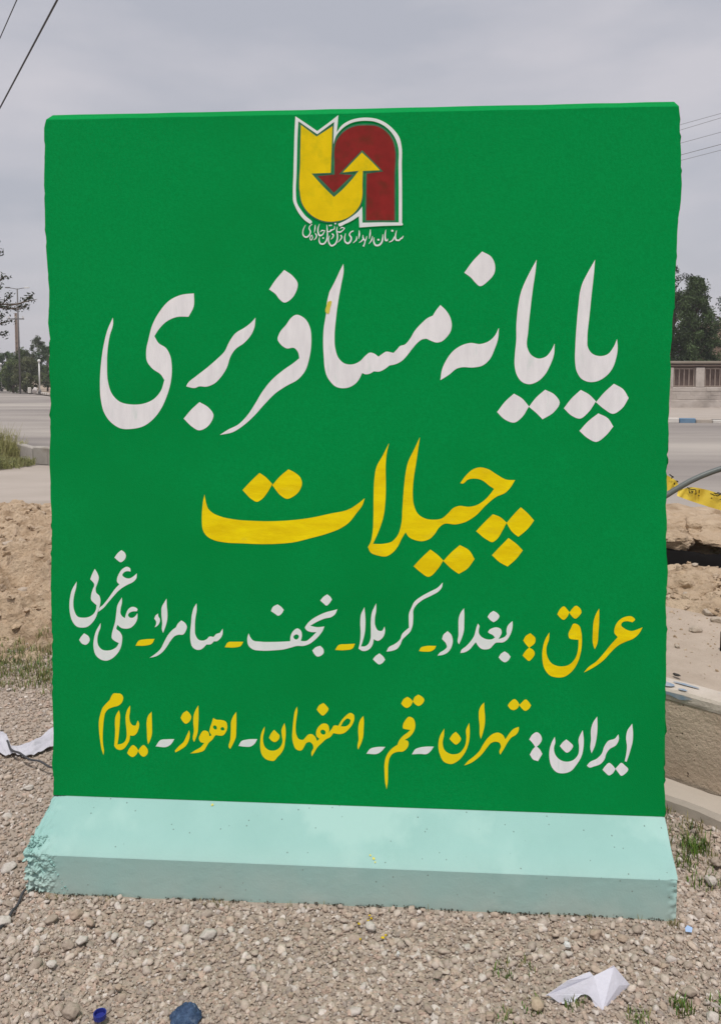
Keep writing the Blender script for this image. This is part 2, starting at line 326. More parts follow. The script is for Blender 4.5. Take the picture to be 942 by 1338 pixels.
def fill(mb, loops, off):                  # loops in photograph pixels -> thin coat of paint on the face
    L3 = []
    for lp in loops:
        q = []
        for (x, y) in lp:
            a = W(x, y)
            if not q or (abs(q[-1][0] - a[0]) + abs(q[-1][1] - a[1])) > 2e-4: q.append(a)
        if len(q) > 2 and (abs(q[-1][0] - q[0][0]) + abs(q[-1][1] - q[0][1])) < 2e-4: q.pop()
        L3.append(q)
    flat = [p for q in L3 for p in q]
    tris = tessellate_polygon([[Vector((a, b, 0)) for a, b in q] for q in L3])
    n = len(flat); vs = [P3(a, b, off) for a, b in flat] + [P3(a, b, -.0005) for a, b in flat]; fs = []
    for t in tris:
        (ax, ay), (bx, by), (cx, cy) = flat[t[0]], flat[t[1]], flat[t[2]]
        fs.append(t if (bx - ax) * (cy - ay) - (by - ay) * (cx - ax) > 0 else t[::-1])
    k = 0
    for q in L3:
        for i in range(len(q)): a, b = k + i, k + (i + 1) % len(q); fs.append((a, b, b + n, a + n))
        k += len(q)
    mb.add(vs, fs)
def topx(cr, pts): x0, y0, s = CR[cr]; return [(x0 + a / s, y0 + b / s) for a, b in pts]
def word(label, material, items, off=.0006, name='painted_word'):
    m = MB()
    for it in items:
        cr, outline = it[0], it[1]
        _layer[0] += 1
        loops = [topx(cr, smooth_loop(parse(outline)))] + [topx(cr, smooth_loop(parse(h))) for h in it[2:]]
        fill(m, loops, off + .00004 * (_layer[0] % 5))
    o = m.build(name, material, barrier); o['label'] = label; return o
def ribbon(pts):                            # (x, y, width) list -> outline, as a brush stroke
    c = smooth_loop([(p[0], p[1], False) for p in pts], closed=False, n=4)
    wd = []
    for i in range(len(pts) - 1):
        for k in range(4): wd.append(pts[i][2] + (pts[i + 1][2] - pts[i][2]) * k / 4)
    wd.append(pts[-1][2]); Lf = []; Rt = []
    for i, p in enumerate(c):
        a, b = c[max(i - 1, 0)], c[min(i + 1, len(c) - 1)]; tx, ty = b[0] - a[0], b[1] - a[1]; l = math.hypot(tx, ty) + 1e-6
        nx, ny = -ty / l, tx / l; h = wd[i] / 2; Lf.append((p[0] + nx * h, p[1] + ny * h)); Rt.append((p[0] - nx * h, p[1] - ny * h))
    return Lf, Rt, c, wd
def brush(mb, cr, strokes, off, k=1.0):
    for s in strokes:
        pts = [tuple(float(q) for q in t.split(',')) for t in s.split()]
        pts = [(a, b, c * k) for a, b, c in pts]
        _layer[0] += 1; of = off + .00004 * (_layer[0] % 6)
        if len(pts) == 1:
            x, y, r = pts[0]; lp = [(x + r * math.cos(a) * 1.05, y + r * math.sin(a)) for a in [2 * math.pi * i / 8 for i in range(8)]]
            fill(mb, [topx(cr, lp)], of); continue
        Lf, Rt, c, wd = ribbon(pts)
        Lf, Rt = topx(cr, Lf), topx(cr, Rt)
        vs = []; fs = []
        for a, b in zip(Lf, Rt): vs += [P3(*W(*a), of), P3(*W(*b), of), P3(*W(*a), 0), P3(*W(*b), 0)]
        for i in range(len(Lf) - 1):
            j = 4 * i; fs += [(j, j + 1, j + 5, j + 4), (j, j + 4, j + 6, j + 2), (j + 1, j + 3, j + 7, j + 5)]
        mb.add(vs, fs)
def diamond(a, b, c, d): return ' '.join((a, b, c, d))

word('large white word at the right of the top line', WHITE, [
 ('A', '757,68! 752,130 742,220 732,320 722,430 724,466 742,494 778,507 815,498 840,468 857,430! 860,470 852,520 835,565 805,600 765,622 725,624 695,610 675,580 666,530 667,470 672,380 680,290 692,200 700,174 722,130'),
 ('A', '491,68! 486,120 474,200 462,300 452,400 448,465 465,500 500,518 535,508 555,485 573,450! 570,500 552,550 530,590 495,623 455,635 425,625 402,595 391,550 392,500 398,440 399,360 407,280 420,215 440,165 465,115'),
 ('A', '319,378! 316,425 300,475 275,525 245,550 200,559 150,558 128,564 95,590 53,617! 60,570 80,525 110,485 150,458 190,447 235,452 275,438 300,415'),
 ('A', '243,30! 285,55 302,95 300,125 270,165 232,188 210,170 195,152 162,127! 200,75'),
 ('A', '388,678! 425,700 456,736! 425,785 390,810 345,795 311,762! 350,712'),
 ('A', '530,660! 572,682 596,718 570,762 518,795! 488,765 456,738! 490,695'),
 ('A', '692,661! 730,682 761,713! 725,765 688,792 650,778 615,745! 650,700'),
 ('A', '843,633! 885,658 910,698! 880,745 838,770 798,748 761,717! 800,672'),
 ('A', '772,768! 815,790 840,828! 805,870 762,898 722,880 686,848! 725,805')])
word('large white word at the left of the top line', WHITE, [
 ('B', '182,117! 184,160 170,240 150,350 135,470 128,560 133,640 155,700 190,730 240,735 285,715 320,680 345,663 370,668 398,688! 425,668 445,657 470,660 490,665! 510,645 530,623 560,613 590,580 620,530 665,480 700,450 732,435! 750,405 778,370! 810,400 838,445 848,490 842,530 815,570 790,592 755,601 725,592 692,577! 665,582 635,605 605,640 570,685 540,715 500,735 465,742! 435,765 400,780 370,778! 345,792 315,796 298,788! 280,825 255,855 215,877 180,882 135,872 105,845 80,805 68,760 62,690 58,600 62,510 75,430 82,350 96,290! 130,225 165,150'),
 ('C', '790,40! 825,65 845,95 838,130 815,162 790,174 770,160 755,140 728,120! 755,80'),
 ('C', '838,224 875,240 895,275 901,330 893,400 875,455 845,490 800,515 755,545 710,590 665,640 620,680 580,705 526,717! 560,695 600,675 640,635 670,590 700,540 740,490 790,448 830,420 852,402! 845,375 830,360 800,362 775,345 763,325 770,300 800,262 815,240'),
 ('C', '672,236! 668,275 655,305 625,340 590,365 570,395 555,440 530,480 505,505 470,519 440,518 425,524 388,518! 395,505 430,475 475,440 515,405 545,375 565,335 590,300 630,275 655,255'),
 ('C', '443,582! 480,605 500,635 490,665 462,692 440,698 415,685 378,650! 410,612'),
 ('C', '420,136! 419,190 398,232! 350,233 310,250 275,285 258,312! 275,340 305,360 322,390 329,430 325,500 308,560 285,610 255,650 215,680 165,692 120,690 80,665 52,625 40,580 35,500 40,420 50,350 68,280 88,236! 89,260 75,310 66,370 64,430 68,500 85,550 115,580 165,592 215,588 255,570 285,535 299,492! 285,470 250,445 228,415 224,380 235,320 250,265 280,210 320,165 365,143')])
word('small yellow smear over the tall white stroke', LEDGEPAINT, [('B', '86,350! 108,345 102,385 87,425 78,420')], .0016, 'paint_smear')
word('large yellow word in the middle line', YELLOW, [
 ('D', '72,312! 80,355 90,385 115,410 160,430 230,445 330,453 430,455 530,450 630,438 740,415 850,388 890,362 928,332! 915,370 885,410 840,465 800,492 730,520 640,545 550,567 470,575 370,577 270,573 180,568 120,555 80,530 63,500 58,460 59,400 64,350'),
 ('D', '366,196! 400,220 434,256! 405,305 380,335 350,351 325,338 275,288! 320,240'),
 ('D', '520,177! 555,195 583,220 593,250 580,290 550,320 510,335 485,322 434,262! 475,215'),
 ('E', '150,35! 120,95 85,160 75,220 71,320 70,420 65,500 55,545 42,568! 55,595 95,612 135,616 165,600 195,565 215,525 235,492! 250,515 285,533 320,538 360,525 385,500 405,470 430,450 490,452 540,440 590,410 650,350 700,310 745,290 770,265 795,225! 750,222 700,195 660,170 610,160 580,170 545,200 515,240! 525,243 555,222 590,217 625,225 665,255 688,270! 670,295 630,335 595,355 560,362 505,358 480,368 450,398 420,422 380,428 335,422 300,400 278,355 272,310 275,230 290,130 308,5! 280,65 245,140 235,190 225,280 218,380 213,450 190,515 165,540 120,552 68,552! 100,480 122,410 131,340 134,250 133,150 138,90'),
 ('E', '682,400! 720,415 752,443! 730,485 700,530 680,543 650,530 596,487! 640,440'),
 ('E', '825,364! 860,395 893,432! 860,475 812,516! 780,490 752,445! 790,400'),
 ('E', '762,522! 800,550 835,585! 800,630 757,668! 715,645 677,610! 715,570'),
 ('E', '362,581! 395,605 428,637! 400,680 350,721 315,700 276,667! 315,625'),
 ('E', '513,558! 560,585 588,630! 550,680 507,706! 470,680 428,640! 470,595')])
word('yellow word and colon at the right end of the third line', YELLOW, [
 ('P', '118,247! 153,285 150,310 110,348! 85,320 70,298! 85,270'), ('P', '110,346! 140,365 148,385 130,420 108,437 85,420 65,400! 85,370'),
 ('P', '347,64 370,85 385,104! 370,135 345,156 320,140 302,118! 320,85'), ('P', '432,60 455,75 467,100 450,130 425,148 400,130 385,107! 405,80'),
 ('P', '415,182 450,195 465,235 470,300 462,380 440,450 400,510 350,545 300,550 250,535 215,490 200,420 205,340 220,290 248,243! 245,290 228,345 235,410 265,455 320,475 380,465 425,420 445,350 447,292! 415,290 385,282 378,260 395,215'),
 ('P', '588,80! 588,150 582,250 575,320 558,357! 548,330 545,240 552,160 570,110'),
 ('P', '884,208! 860,250 820,285 770,305 720,330 670,375 620,430 560,475 485,516! 510,485 570,440 620,385 665,330 715,275! 692,245 695,210 725,160 770,135 815,135 833,155 815,173! 780,165 745,175 738,190 765,218 810,233 850,222')])
word('white word next to the colon in the third line', WHITE2, [
 ('K', '570,85! 620,115 650,155 620,210 572,240! 530,215 490,170! 520,120'),
 ('K', '168,50! 172,130 170,250 165,360 140,450 100,542! 85,520 92,420 92,300 95,190 125,105'),
 ('K', '723,640! 770,670 803,712! 775,760 725,788 680,765 640,722! 675,670'),
 ('K', '830,225! 832,280 822,350 795,420 750,485 700,515 640,518 600,522 570,550 520,600 460,612 410,605 370,575 328,512! 290,560 235,620 180,650 118,662! 130,625 190,575 260,500 305,430 325,360 345,290 358,260! 378,290 370,340 370,385 400,435 450,465 500,478 560,470 590,450! 560,415 510,390 495,375! 515,345 560,320 620,312 670,335 682,385 660,435 638,472! 680,460 730,435 752,405! 748,350 765,290 800,250'),
 ('O', '838,435! 870,465 884,520 870,580 835,625 800,642 750,650! 770,625 810,600 832,575 825,545 790,505! 800,470')])
word('white word with a long rising stroke in the third line', WHITE2, [
 ('O', '795,8! 790,45 765,80 700,120 620,160 565,205 540,245 537,310 530,390 510,440 470,480 445,505 425,550 395,590 350,608 302,615! 320,580 380,545 420,510 440,460 475,425 500,405! 498,340 500,280 520,230 545,180 600,135 680,90 755,50'),
 ('O', '212,190! 212,250 200,330 205,390 230,430 262,432 285,395! 290,430 270,490 225,520 190,505! 185,540 165,580 130,605 90,608 57,588! 68,540 75,450 72,350 78,290 108,225! 115,290 118,360 112,450 95,520 78,570! 115,568 145,545 160,510 165,430 165,340 175,270'),
 ('O', '240,630! 275,660 290,686! 270,712 238,727 205,705 183,682! 205,655')])
word('white word with a dot above a long flat bowl in the third line', WHITE2, [
 ('G', '404,220! 430,238 449,260! 435,285 408,302 385,288 356,268! 370,238'), ('G', '762,147! 785,165 797,185! 780,210 757,229 735,212 712,192! 735,165'),
 ('G', '713,520! 735,545 737,570 715,592 690,597 670,580 655,553! 680,530'),
 ('G', '836,255! 820,290 795,310 745,322 690,345 655,365 640,375! 690,385 742,380! 730,410 705,445 670,480 635,505 590,520 545,520 500,532 450,545 380,552 280,554 225,545 195,520 185,480 188,450 195,430! 205,455 225,480 280,490 370,492 440,490 495,487! 498,450 515,415 548,394 572,410 580,440 572,485! 610,485 645,460 685,420! 650,420 615,408 602,390 615,365 650,330 700,300 760,275 800,265',
  '518,455 530,440 545,437 558,450 552,467 538,475 524,468')])
word('white word with a small mark at its left in the third line', WHITE2, [
 ('N', '575,72! 578,140 562,240 557,340 565,430 600,480 650,488 685,475 720,443 765,448! 795,415 835,402! 868,355! 865,420 830,475 800,495 770,495! 735,528 685,532! 655,565 620,588 570,588 530,560 508,490 505,400 515,290 525,190 545,120'),
 ('N', '405,262! 445,290 467,330 455,380 425,420 375,422 335,435 285,490 240,560 190,620 130,660 52,680! 110,640 170,585 215,500 260,420 310,365 345,340! 365,300'),
 ('N', '240,18! 243,100 250,180 245,270 225,340 202,402! 190,370 192,290 183,180 188,110 215,60'),
 ('N', '145,185! 150,220 165,245 160,290 140,320 108,340! 125,295 120,265 103,243! 120,205')])
word('white pair of words climbing the left end of the third line', WHITE2, [
 ('L', '678,75! 715,105 728,140 710,185 668,210 635,190 600,158! 640,105'),
 ('L', '850,335! 845,390 810,430 740,465 690,495 640,535 590,590 530,660 480,720 420,765! 430,725 470,690 520,630 570,560 610,505 655,458! 630,430 630,390 650,340 690,285 740,262 775,280 780,315! 745,310 705,325 688,355 720,385 765,392 810,370'),
 ('L', '380,285! 405,325 425,385 412,440 390,510 395,550 430,585 443,630 435,700 415,760 385,840 340,900 290,935 240,942 180,930 135,880 105,790 97,700 105,600 125,520 178,428! 172,490 152,570 140,660 150,750 190,820 250,832 320,820 370,785 395,735 400,690! 370,665 340,630 340,580 355,520 375,460 330,400! 350,345'),
 ('F', '130,503! 155,520 162,540 140,567 118,560 103,540! 115,520'),
 ('M', '520,112! 522,180 505,260 505,340 530,375 562,395! 580,330 610,270 660,240 705,248 735,275 725,300! 670,302 620,325 605,350 625,385 665,390 700,370 733,328! 732,400 700,470 640,525 575,538 510,525 462,485! 445,540 490,580 520,630 522,720 495,820 440,900 370,955 310,975 235,960 165,900 135,800 138,690 165,580 230,462! 228,520 200,600 185,690 200,770 250,825 320,838 400,820 455,780 480,735! 430,710 385,670 385,610 405,530 430,440 445,320 460,220')])
for s, lab in ((('F', '418,572! 435,545 470,537 524,535! 510,560 475,571'), 'yellow dash furthest left in the third line'), (('G', '22,530! 45,495 95,491 156,491! 138,520 95,531'), 'yellow dash left of the flat bowl'),
          (('H', '28,346! 42,325 80,320 118,318! 108,338 70,347'), 'yellow dash right of the flat bowl'), (('O', '588,610! 605,580 640,568 738,565! 725,590 695,610 640,615'), 'yellow dash furthest right in the third line')):
    word(lab, YELLOW2, [s], name='painted_dash')
word('yellow word at the left end of the bottom line', YELLOW2, [
 ('Q', '300,118 350,115 400,122 432,160 415,240 370,280 300,300 230,330 190,380 170,470 160,580 155,700 160,820 172,900 165,955! 140,880 120,760 105,620 105,480 125,390 155,310 210,245 250,205! 275,150'),
 ('Q', '528,280! 528,350 518,450 535,520 570,555 600,555 620,520 635,485! 652,530 640,610 610,670 575,692 528,690! 520,750 485,820 435,875 390,888 340,870 312,830! 320,740 325,620 322,500 330,430 375,345! 390,400 388,500 380,620 370,720 355,815! 410,805 455,775 480,710 480,620 470,520 470,410 490,340'),
 ('Q', '822,365! 825,450 828,570 825,680 800,760 775,810! 765,760 758,620 755,500 775,420'),
 ('Q', '570,822 610,850 640,895! 620,940 560,985 520,965 488,930! 520,865'), ('Q', '710,822 750,855 773,905 750,960 710,980 670,955 638,903! 665,860')])
word('yellow word with two small round eyes in the bottom line', YELLOW2, [
 ('R', '230,175! 265,210 285,250 260,310 218,335 180,305 155,260! 185,205'), ('R', '260,415! 268,460 255,540 215,610 160,650 90,688! 85,665! 130,615 190,560 225,490'),
 ('R', '372,110! 375,200 372,330 360,460 322,558! 310,540 318,420 310,300 318,220 345,155'),
 ('R', '555,265! 590,285 650,290 710,310 728,360 715,430 670,480 620,480 590,475 545,530 500,570 470,620 440,665 390,685 340,695 275,700! 330,665 400,625 445,572! 400,560 380,520 395,470 440,420 490,435 510,490! 532,480 510,435 515,390 535,330', '555,365 578,355 600,378 598,402 580,408 560,395', '645,395 668,375 690,390 692,412 668,420 650,412'),
 ('R', '838,190! 840,270 838,400 830,510 800,580 765,645! 750,630 765,530 772,400 775,310 800,245')])
word('yellow word of three tall strokes and a looped middle in the bottom line', YELLOW2, [
 ('T', '72,345! 65,420 48,500 50,590 75,660 130,705 205,718 270,695 320,645 345,570 335,480 330,400 375,290! 390,360 395,440 385,570 365,680 320,760 270,810 215,870 150,868 80,840 25,770 5,680 5,560 15,470 40,400'),
 ('T', '215,395! 260,440 300,485 280,550 225,583 175,560 138,515! 170,450'),
 ('U', '-17,125! -11,174 -23,270 -33,374 -27,462 9,526 57,534 89,502 129,466 169,466 209,502 230,550! 260,520! 225,490 218,440 250,370 310,332 358,345 378,395 375,445! 410,400 440,358 490,362! 520,310 580,240 640,203 680,225 688,270 665,340 620,400 560,450 500,462 430,450! 390,500 340,525 290,570 230,630 200,680 165,738! 160,690 185,630 175,590 140,560 100,570 70,620 40,660 17,666 -31,646 -59,590 -75,510 -71,398 -59,278 -43,182',
  '270,430 290,408 318,414 335,440 322,468 292,466', '520,370! 560,300 605,270 640,290 630,330 590,365'),
 ('U', '798,240! 805,290 802,400 795,500 770,580 735,652! 727,620 740,530 735,430 742,340 765,280'), ('U', '308,80! 345,115 370,153 340,205 298,235 260,205 225,160! 255,110')])
word('yellow word with a long falling tail in the bottom line', YELLOW2, [
 ('Wq', '303,98! 345,125 370,158! 345,205 295,235 255,215 227,182! 255,130'), ('Wq', '437,72! 480,95 510,130 485,185 435,210 400,190 370,155! 395,100'),
 ('Wq', '320,345 370,360 398,420 395,490 370,545 330,590 268,630! 310,645 318,680 290,740 250,770 180,775 120,800 85,850 70,920 65,1050 62,1150 48,1235! 30,1150 22,1020 22,920 40,840 85,765 140,715 180,690! 200,640 250,580 310,535 340,505! 290,498 250,485 250,440 280,385')])
word('yellow word next to the white colon in the bottom line', YELLOW2, [
 ('V', '452,213! 450,250 443,290 455,330 490,350 530,345 560,310 570,260 568,220 585,183! 588,230 582,290 560,345 525,385 490,402 450,390 428,350 420,300 430,250'), ('V', '513,230! 532,250 541,268 530,288 515,298 495,285 480,268! 495,245'),
 ('X', '362,68! 365,140 372,230 368,320 350,400 325,475! 315,440 312,330 303,230 305,160 325,110'),
 ('X', '748,340! 750,370 720,425 665,460 620,520 580,590 542,650! 532,620 550,560 535,520 490,505 440,520 395,570 350,630 290,690 220,740 140,772! 180,725 250,670 310,610 350,540 400,470 460,420 520,405 570,430 600,480! 640,420 690,365'),
 ('X', '705,30 735,55 757,92! 735,130 690,152 655,140 625,100! 655,60'), ('X', '828,33 860,60 887,100! 860,140 820,160 785,135 755,98! 785,65')])
word('white word and colon at the right end of the bottom line', WHITE, [
 ('Y', '118,148 145,170 153,200 135,235 108,259! 85,225 62,200! 85,165'), ('Y', '112,247! 140,275 156,305! 125,357! 90,345 66,310! 85,275'),
 ('Y', '246,182! 250,220 240,260 250,310 280,345 330,362 380,350 415,310 422,260 418,200 448,133! 455,190 453,260 440,320 405,380 360,430 310,445 260,437 225,400 208,340 208,280 225,220'),
 ('Y', '330,200! 355,220 378,245 360,280 335,296 305,275 283,248! 305,220'), ('Y', '553,35! 555,100 548,190 535,250 512,300! 504,270 508,200 508,130 525,75'),
 ('Y', '706,163! 710,195 690,240 640,272 620,300 605,345 580,375 530,395 495,403 478,390! 500,365 550,340 585,305 605,250 635,210 680,195'),
 ('Y', '806,87! 812,160 808,220 795,270 780,320 765,362! 752,358! 762,310 768,250 762,190 770,140'),
 ('Y', '640,370 665,388 685,414! 665,445 637,460 612,440 592,420! 612,392'), ('Y', '727,370 755,390 777,415 755,448 727,463 705,440 685,412! 705,390')])
for s, lab in ((('J', '376,382! 405,345 440,341 485,340! 465,370 445,383'), 'white dash furthest left in the bottom line'), (('S', '10,390! 30,358 70,347 138,344! 120,375 95,393 50,395'), 'white dash second from the left in the bottom line'),
          (('V', '36,347! 55,322 90,312 136,311! 120,330 100,345'), 'white dash left of the long falling tail'), (('Wq', '360,805! 400,745 460,722 540,712 625,712! 590,765 545,800 460,800'), 'white dash right of the long falling tail')):
    word(lab, WHITE2, [s], name='painted_dash')
# emblem
YP = '130,130! 243,215! 358,140! 352,300 345,477! 206,482! 285,570 368,652! 415,612 485,540 548,462! 432,474! 500,402 570,330! 640,395 700,458! 577,463! 574,560 572,650 555,710 515,765 450,810 380,828 310,828 240,805 180,760 140,700 125,640 125,400'
RP = '373,489! 373,400 373,300 382,255 410,210 460,165 520,140 600,133 680,140 740,175 790,240 805,290 805,500 805,820! 600,820! 603,650 605,482! 725,467! 650,390 572,312! 490,395 405,486! 500,492! 435,555 368,620! 310,560 250,500!'
def lining(outline, wpx, off):
    pts = smooth_loop(parse(outline)); q = []
    for p in pts:
        if not q or math.hypot(q[-1][0] - p[0], q[-1][1] - p[1]) > 3: q.append(p)
    n = len(q); ar = sum(q[i][0] * q[(i + 1) % n][1] - q[(i + 1) % n][0] * q[i][1] for i in range(n)); sg = 1 if ar > 0 else -1; o = []
    for i in range(n):
        a, b, c = q[i - 1], q[i], q[(i + 1) % n]
        n1 = Vector((b[1] - a[1], a[0] - b[0])).normalized(); n2 = Vector((c[1] - b[1], b[0] - c[0])).normalized(); bi = n1 + n2
        if bi.length < .2: bi = n1
        bi.normalize(); k = wpx / max(.45, bi.dot(n1)); o.append((b[0] + bi.x * k * sg, b[1] + bi.y * k * sg))
    fill(lm, [topx('Z', o)], off)
lm = MB(); lining(RP, 12, .0008); lm.build('emblem_lining', LINING, barrier)
word('red arrow curling over in the emblem', RED, [('Z', RP)], .0011, 'emblem_arrow')
lm = MB(); lining(YP, 9, .0016); lm.build('emblem_lining', LINING, barrier)
word('yellow arrow curling under in the emblem', YELLOW3, [('Z', YP)], .0020, 'emblem_arrow')
word('white outline around the two emblem arrows', WHITE2, [
 ('Z', '204,822! 210,832 196,846! 160,822 118,775 88,720 74,680 72,630 76,480 80,320 84,180 90,68! 160,115 248,175! 330,115 400,60! 395,120 388,185! 425,135 480,100 545,82 610,78 680,88 745,118 800,165 840,220 856,280 858,420 860,600 860,838! 866,850 860,857! 700,862 552,872! 550,830 548,790! 500,822 450,846 405,862 398,846! 440,828 500,792 545,755 572,722! 574,780 574,838! 700,836 836,836! 836,600 834,420 832,290 812,230 770,170 720,130 660,106 600,100 540,104 480,122 425,160 385,210 364,270! 366,190 370,108! 310,152 248,198! 175,148 112,104! 106,200 102,350 98,500 94,630 100,690 130,745 165,790')], .0024, 'emblem_outline')
cm = MB()
brush(cm, 'b', ['852,258,7 832,290,20 805,302,16', '812,300,14 790,322,20 765,322,20', '770,324,18 750,318,24 738,280,20 742,230,16 755,180,6', '720,268,8 712,300,18 690,328,16 646,350,7', '693,184,15',
 '600,170,6 590,230,16 590,290,20 600,325,22 620,322,18 626,298,6', '556,235,6 553,300,18 540,350,22 500,392,24 455,395,24 428,355,20 428,280,6', '492,314,14', '376,165,6 372,230,20 361,300,6', '406,262,6 395,315,18 354,375,6',
 '268,245,6 272,290,18 300,325,18 326,262,6', '275,300,18 250,332,16 213,356,6', '302,320,16 290,375,14 274,412,24', '214,178,7 216,240,22 206,302,6', '178,262,6 174,312,18 126,362,6',
 '132,185,14 92,205,14 74,240,18 98,282,22 92,328,22 50,367,24 14,345,20 4,295,16 18,222,6'], .0012, 1.05)
brush(cm, 'a', ['735,188,8 762,165,20 815,182,12', '812,182,12 770,225,18 725,248,24 688,238,16', '684,150,6 672,220,20 685,290,22 680,385,22 642,460,26 580,487,28 540,440,24 530,360,20 548,310,6',
 '742,300,24 762,330,22 742,375,18 688,430,6', '500,120,8 506,200,20 510,300,20 490,400,24 440,455,26 390,450,26 365,400,20 372,335,6', '636,138,6 630,190,18 600,208,14', '600,205,16 575,215,30 545,240,16 508,232,14', '548,132,13', '577,128,13', '650,98,15',
 '592,275,22 616,300,20 602,342,16 570,376,6', '370,105,6 346,180,18 346,250,22 375,308,30 420,295,20 450,250,14 470,215,6', '385,245,8 415,218,18 456,224,16', '437,352,15', '295,268,16 320,310,20 305,355,16 273,388,6',
 '236,295,10 250,345,14 222,388,14 206,365,14 212,325,14 238,300,10', '296,122,8 292,180,20 280,257,6', '243,105,12 200,145,14 190,180,18 212,235,20 192,300,22 135,337,26 92,310,22 78,250,16 92,190,14 126,122,6'], .0012, 1.0)
o = cm.build('emblem_caption', WHITE2, barrier); o['label'] = 'tiny white line of writing under the emblem'
m = MB()
for (u, v, r) in ((278, 1052, 2.2), (488, 1122, 2.2), (484, 1118, 1.4), (490, 1127, 1.3)):
    o_, z_ = (None, None)
    # drips lie on the sloping top of the foot
    s0 = ORG + NF * LIPD; s0.z = zl; slope = (ORG - s0); slope = slope - XA * slope.dot(XA); nn = XA.cross(slope).normalized(); 
    p = onplane(u, v, ORG, nn)
    if nn.z < 0: nn = -nn
    e2 = slope.normalized(); k = 7; n0 = len(m.v)
    m.add([p + nn * .0025 + (XA * math.cos(a) + e2 * math.sin(a)) * r * .0021 * random.uniform(.6, 1.2) for a in [6.283 * i / k for i in range(k)]], [tuple(range(k))])
m.build('paint_drip', LEDGEPAINT, barrier)['kind'] = 'stuff'

# ------------------------------------------------------------------ stones
def ico(sub):
    t = (1 + 5 ** .5) / 2
    V = [(-1, t, 0), (1, t, 0), (-1, -t, 0), (1, -t, 0), (0, -1, t), (0, 1, t), (0, -1, -t), (0, 1, -t), (t, 0, -1), (t, 0, 1), (-t, 0, -1), (-t, 0, 1)]
    F = [(0, 11, 5), (0, 5, 1), (0, 1, 7), (0, 7, 10), (0, 10, 11), (1, 5, 9), (5, 11, 4), (11, 10, 2), (10, 7, 6), (7, 1, 8), (3, 9, 4), (3, 4, 2), (3, 2, 6), (3, 6, 8), (3, 8, 9), (4, 9, 5), (2, 4, 11), (6, 2, 10), (8, 6, 7), (9, 8, 1)]
    V = [Vector(v).normalized() for v in V]
    for _ in range(sub):
        mid = {}; NF_ = []
        def g(a, b):
            k = (min(a, b), max(a, b))
            if k not in mid: mid[k] = len(V); V.append(((V[a] + V[b]) / 2).normalized())
            return mid[k]
        for a, b, c in F: x, y, z = g(a, b), g(b, c), g(c, a); NF_ += [(a, x, z), (b, y, x), (c, z, y), (x, y, z)]
        F = NF_
    return np.array([tuple(v) for v in V]), np.array(F)
def rock_shape(sub, seed, rough=.22, cuts=4):
    V, F = ico(sub); r = np.random.default_rng(seed)
    for _ in range(cuts):                                   # planed faces
        n = r.normal(size=3); n /= np.linalg.norm(n); d = r.uniform(.55, .85); h = V @ n; V = V - np.outer(np.maximum(h - d, 0), n)
    k = np.array([1 + rough * noise.noise(Vector(v) * 1.7 + Vector((seed, 0, 0))) for v in V]); return V * k[:, None], F
def rotmats(n):
    q = rng.normal(size=(n, 4)); q /= np.linalg.norm(q, axis=1)[:, None]; a, b, c, d = q.T
    return np.stack([np.stack([a*a+b*b-c*c-d*d, 2*(b*c-a*d), 2*(b*d+a*c)], -1), np.stack([2*(b*c+a*d), a*a-b*b+c*c-d*d, 2*(c*d-a*b)], -1), np.stack([2*(b*d-a*c), 2*(c*d+a*b), a*a-b*b-c*c+d*d], -1)], 1)
PAL = 1.3 * np.array([(.38, .305, .245), (.36, .285, .23), (.41, .335, .275), (.34, .285, .24), (.45, .385, .33), (.32, .26, .21), (.40, .305, .25), (.50, .45, .41), (.29, .245, .215), (.38, .32, .27), (.37, .31, .26)])
def scatter(name, P, rad, sub, mat_, flat=.62, pal=PAL, smooth=True, parent=None, rough=.22):
    shapes = [rock_shape(sub, s + 3, rough) for s in range(7)]; n = len(P); F0 = shapes[0][1]; nv = len(shapes[0][0])
    SH = np.stack([s[0] for s in shapes])[rng.integers(0, 7, n)]
    SH = SH * np.stack([rng.uniform(.8, 1.25, n), rng.uniform(.65, 1.0, n), rng.uniform(.4, .8, n)], -1)[:, None, :] * rad[:, None, None]
    th = rng.uniform(0, 6.283, n); tx_ = rng.normal(0, .32, n); ty_ = rng.normal(0, .32, n); c_, s_ = np.cos(th), np.sin(th); z_ = np.zeros(n); o_ = np.ones(n)
    Rz = np.stack([np.stack([c_, -s_, z_], -1), np.stack([s_, c_, z_], -1), np.stack([z_, z_, o_], -1)], 1); Rx = np.stack([np.stack([o_, z_, z_], -1), np.stack([z_, np.cos(tx_), -np.sin(tx_)], -1), np.stack([z_, np.sin(tx_), np.cos(tx_)], -1)], 1); Ry = np.stack([np.stack([np.cos(ty_), z_, np.sin(ty_)], -1), np.stack([z_, o_, z_], -1), np.stack([-np.sin(ty_), z_, np.cos(ty_)], -1)], 1)
    SH = np.einsum('nij,nvj->nvi', Rx @ Ry @ Rz, SH)
    V = (SH + P[:, None, :]).reshape(-1, 3); F = (F0[None] + (np.arange(n) * nv)[:, None, None]).reshape(-1, 3)
    c = pal[rng.integers(0, len(pal), n)] * rng.uniform(.86, 1.14, n)[:, None]
    C = np.repeat(np.concatenate([c, np.ones((n, 1))], 1), nv, 0)
    return link(name, fast_mesh(name, V, F, C, smooth), mat_, parent)
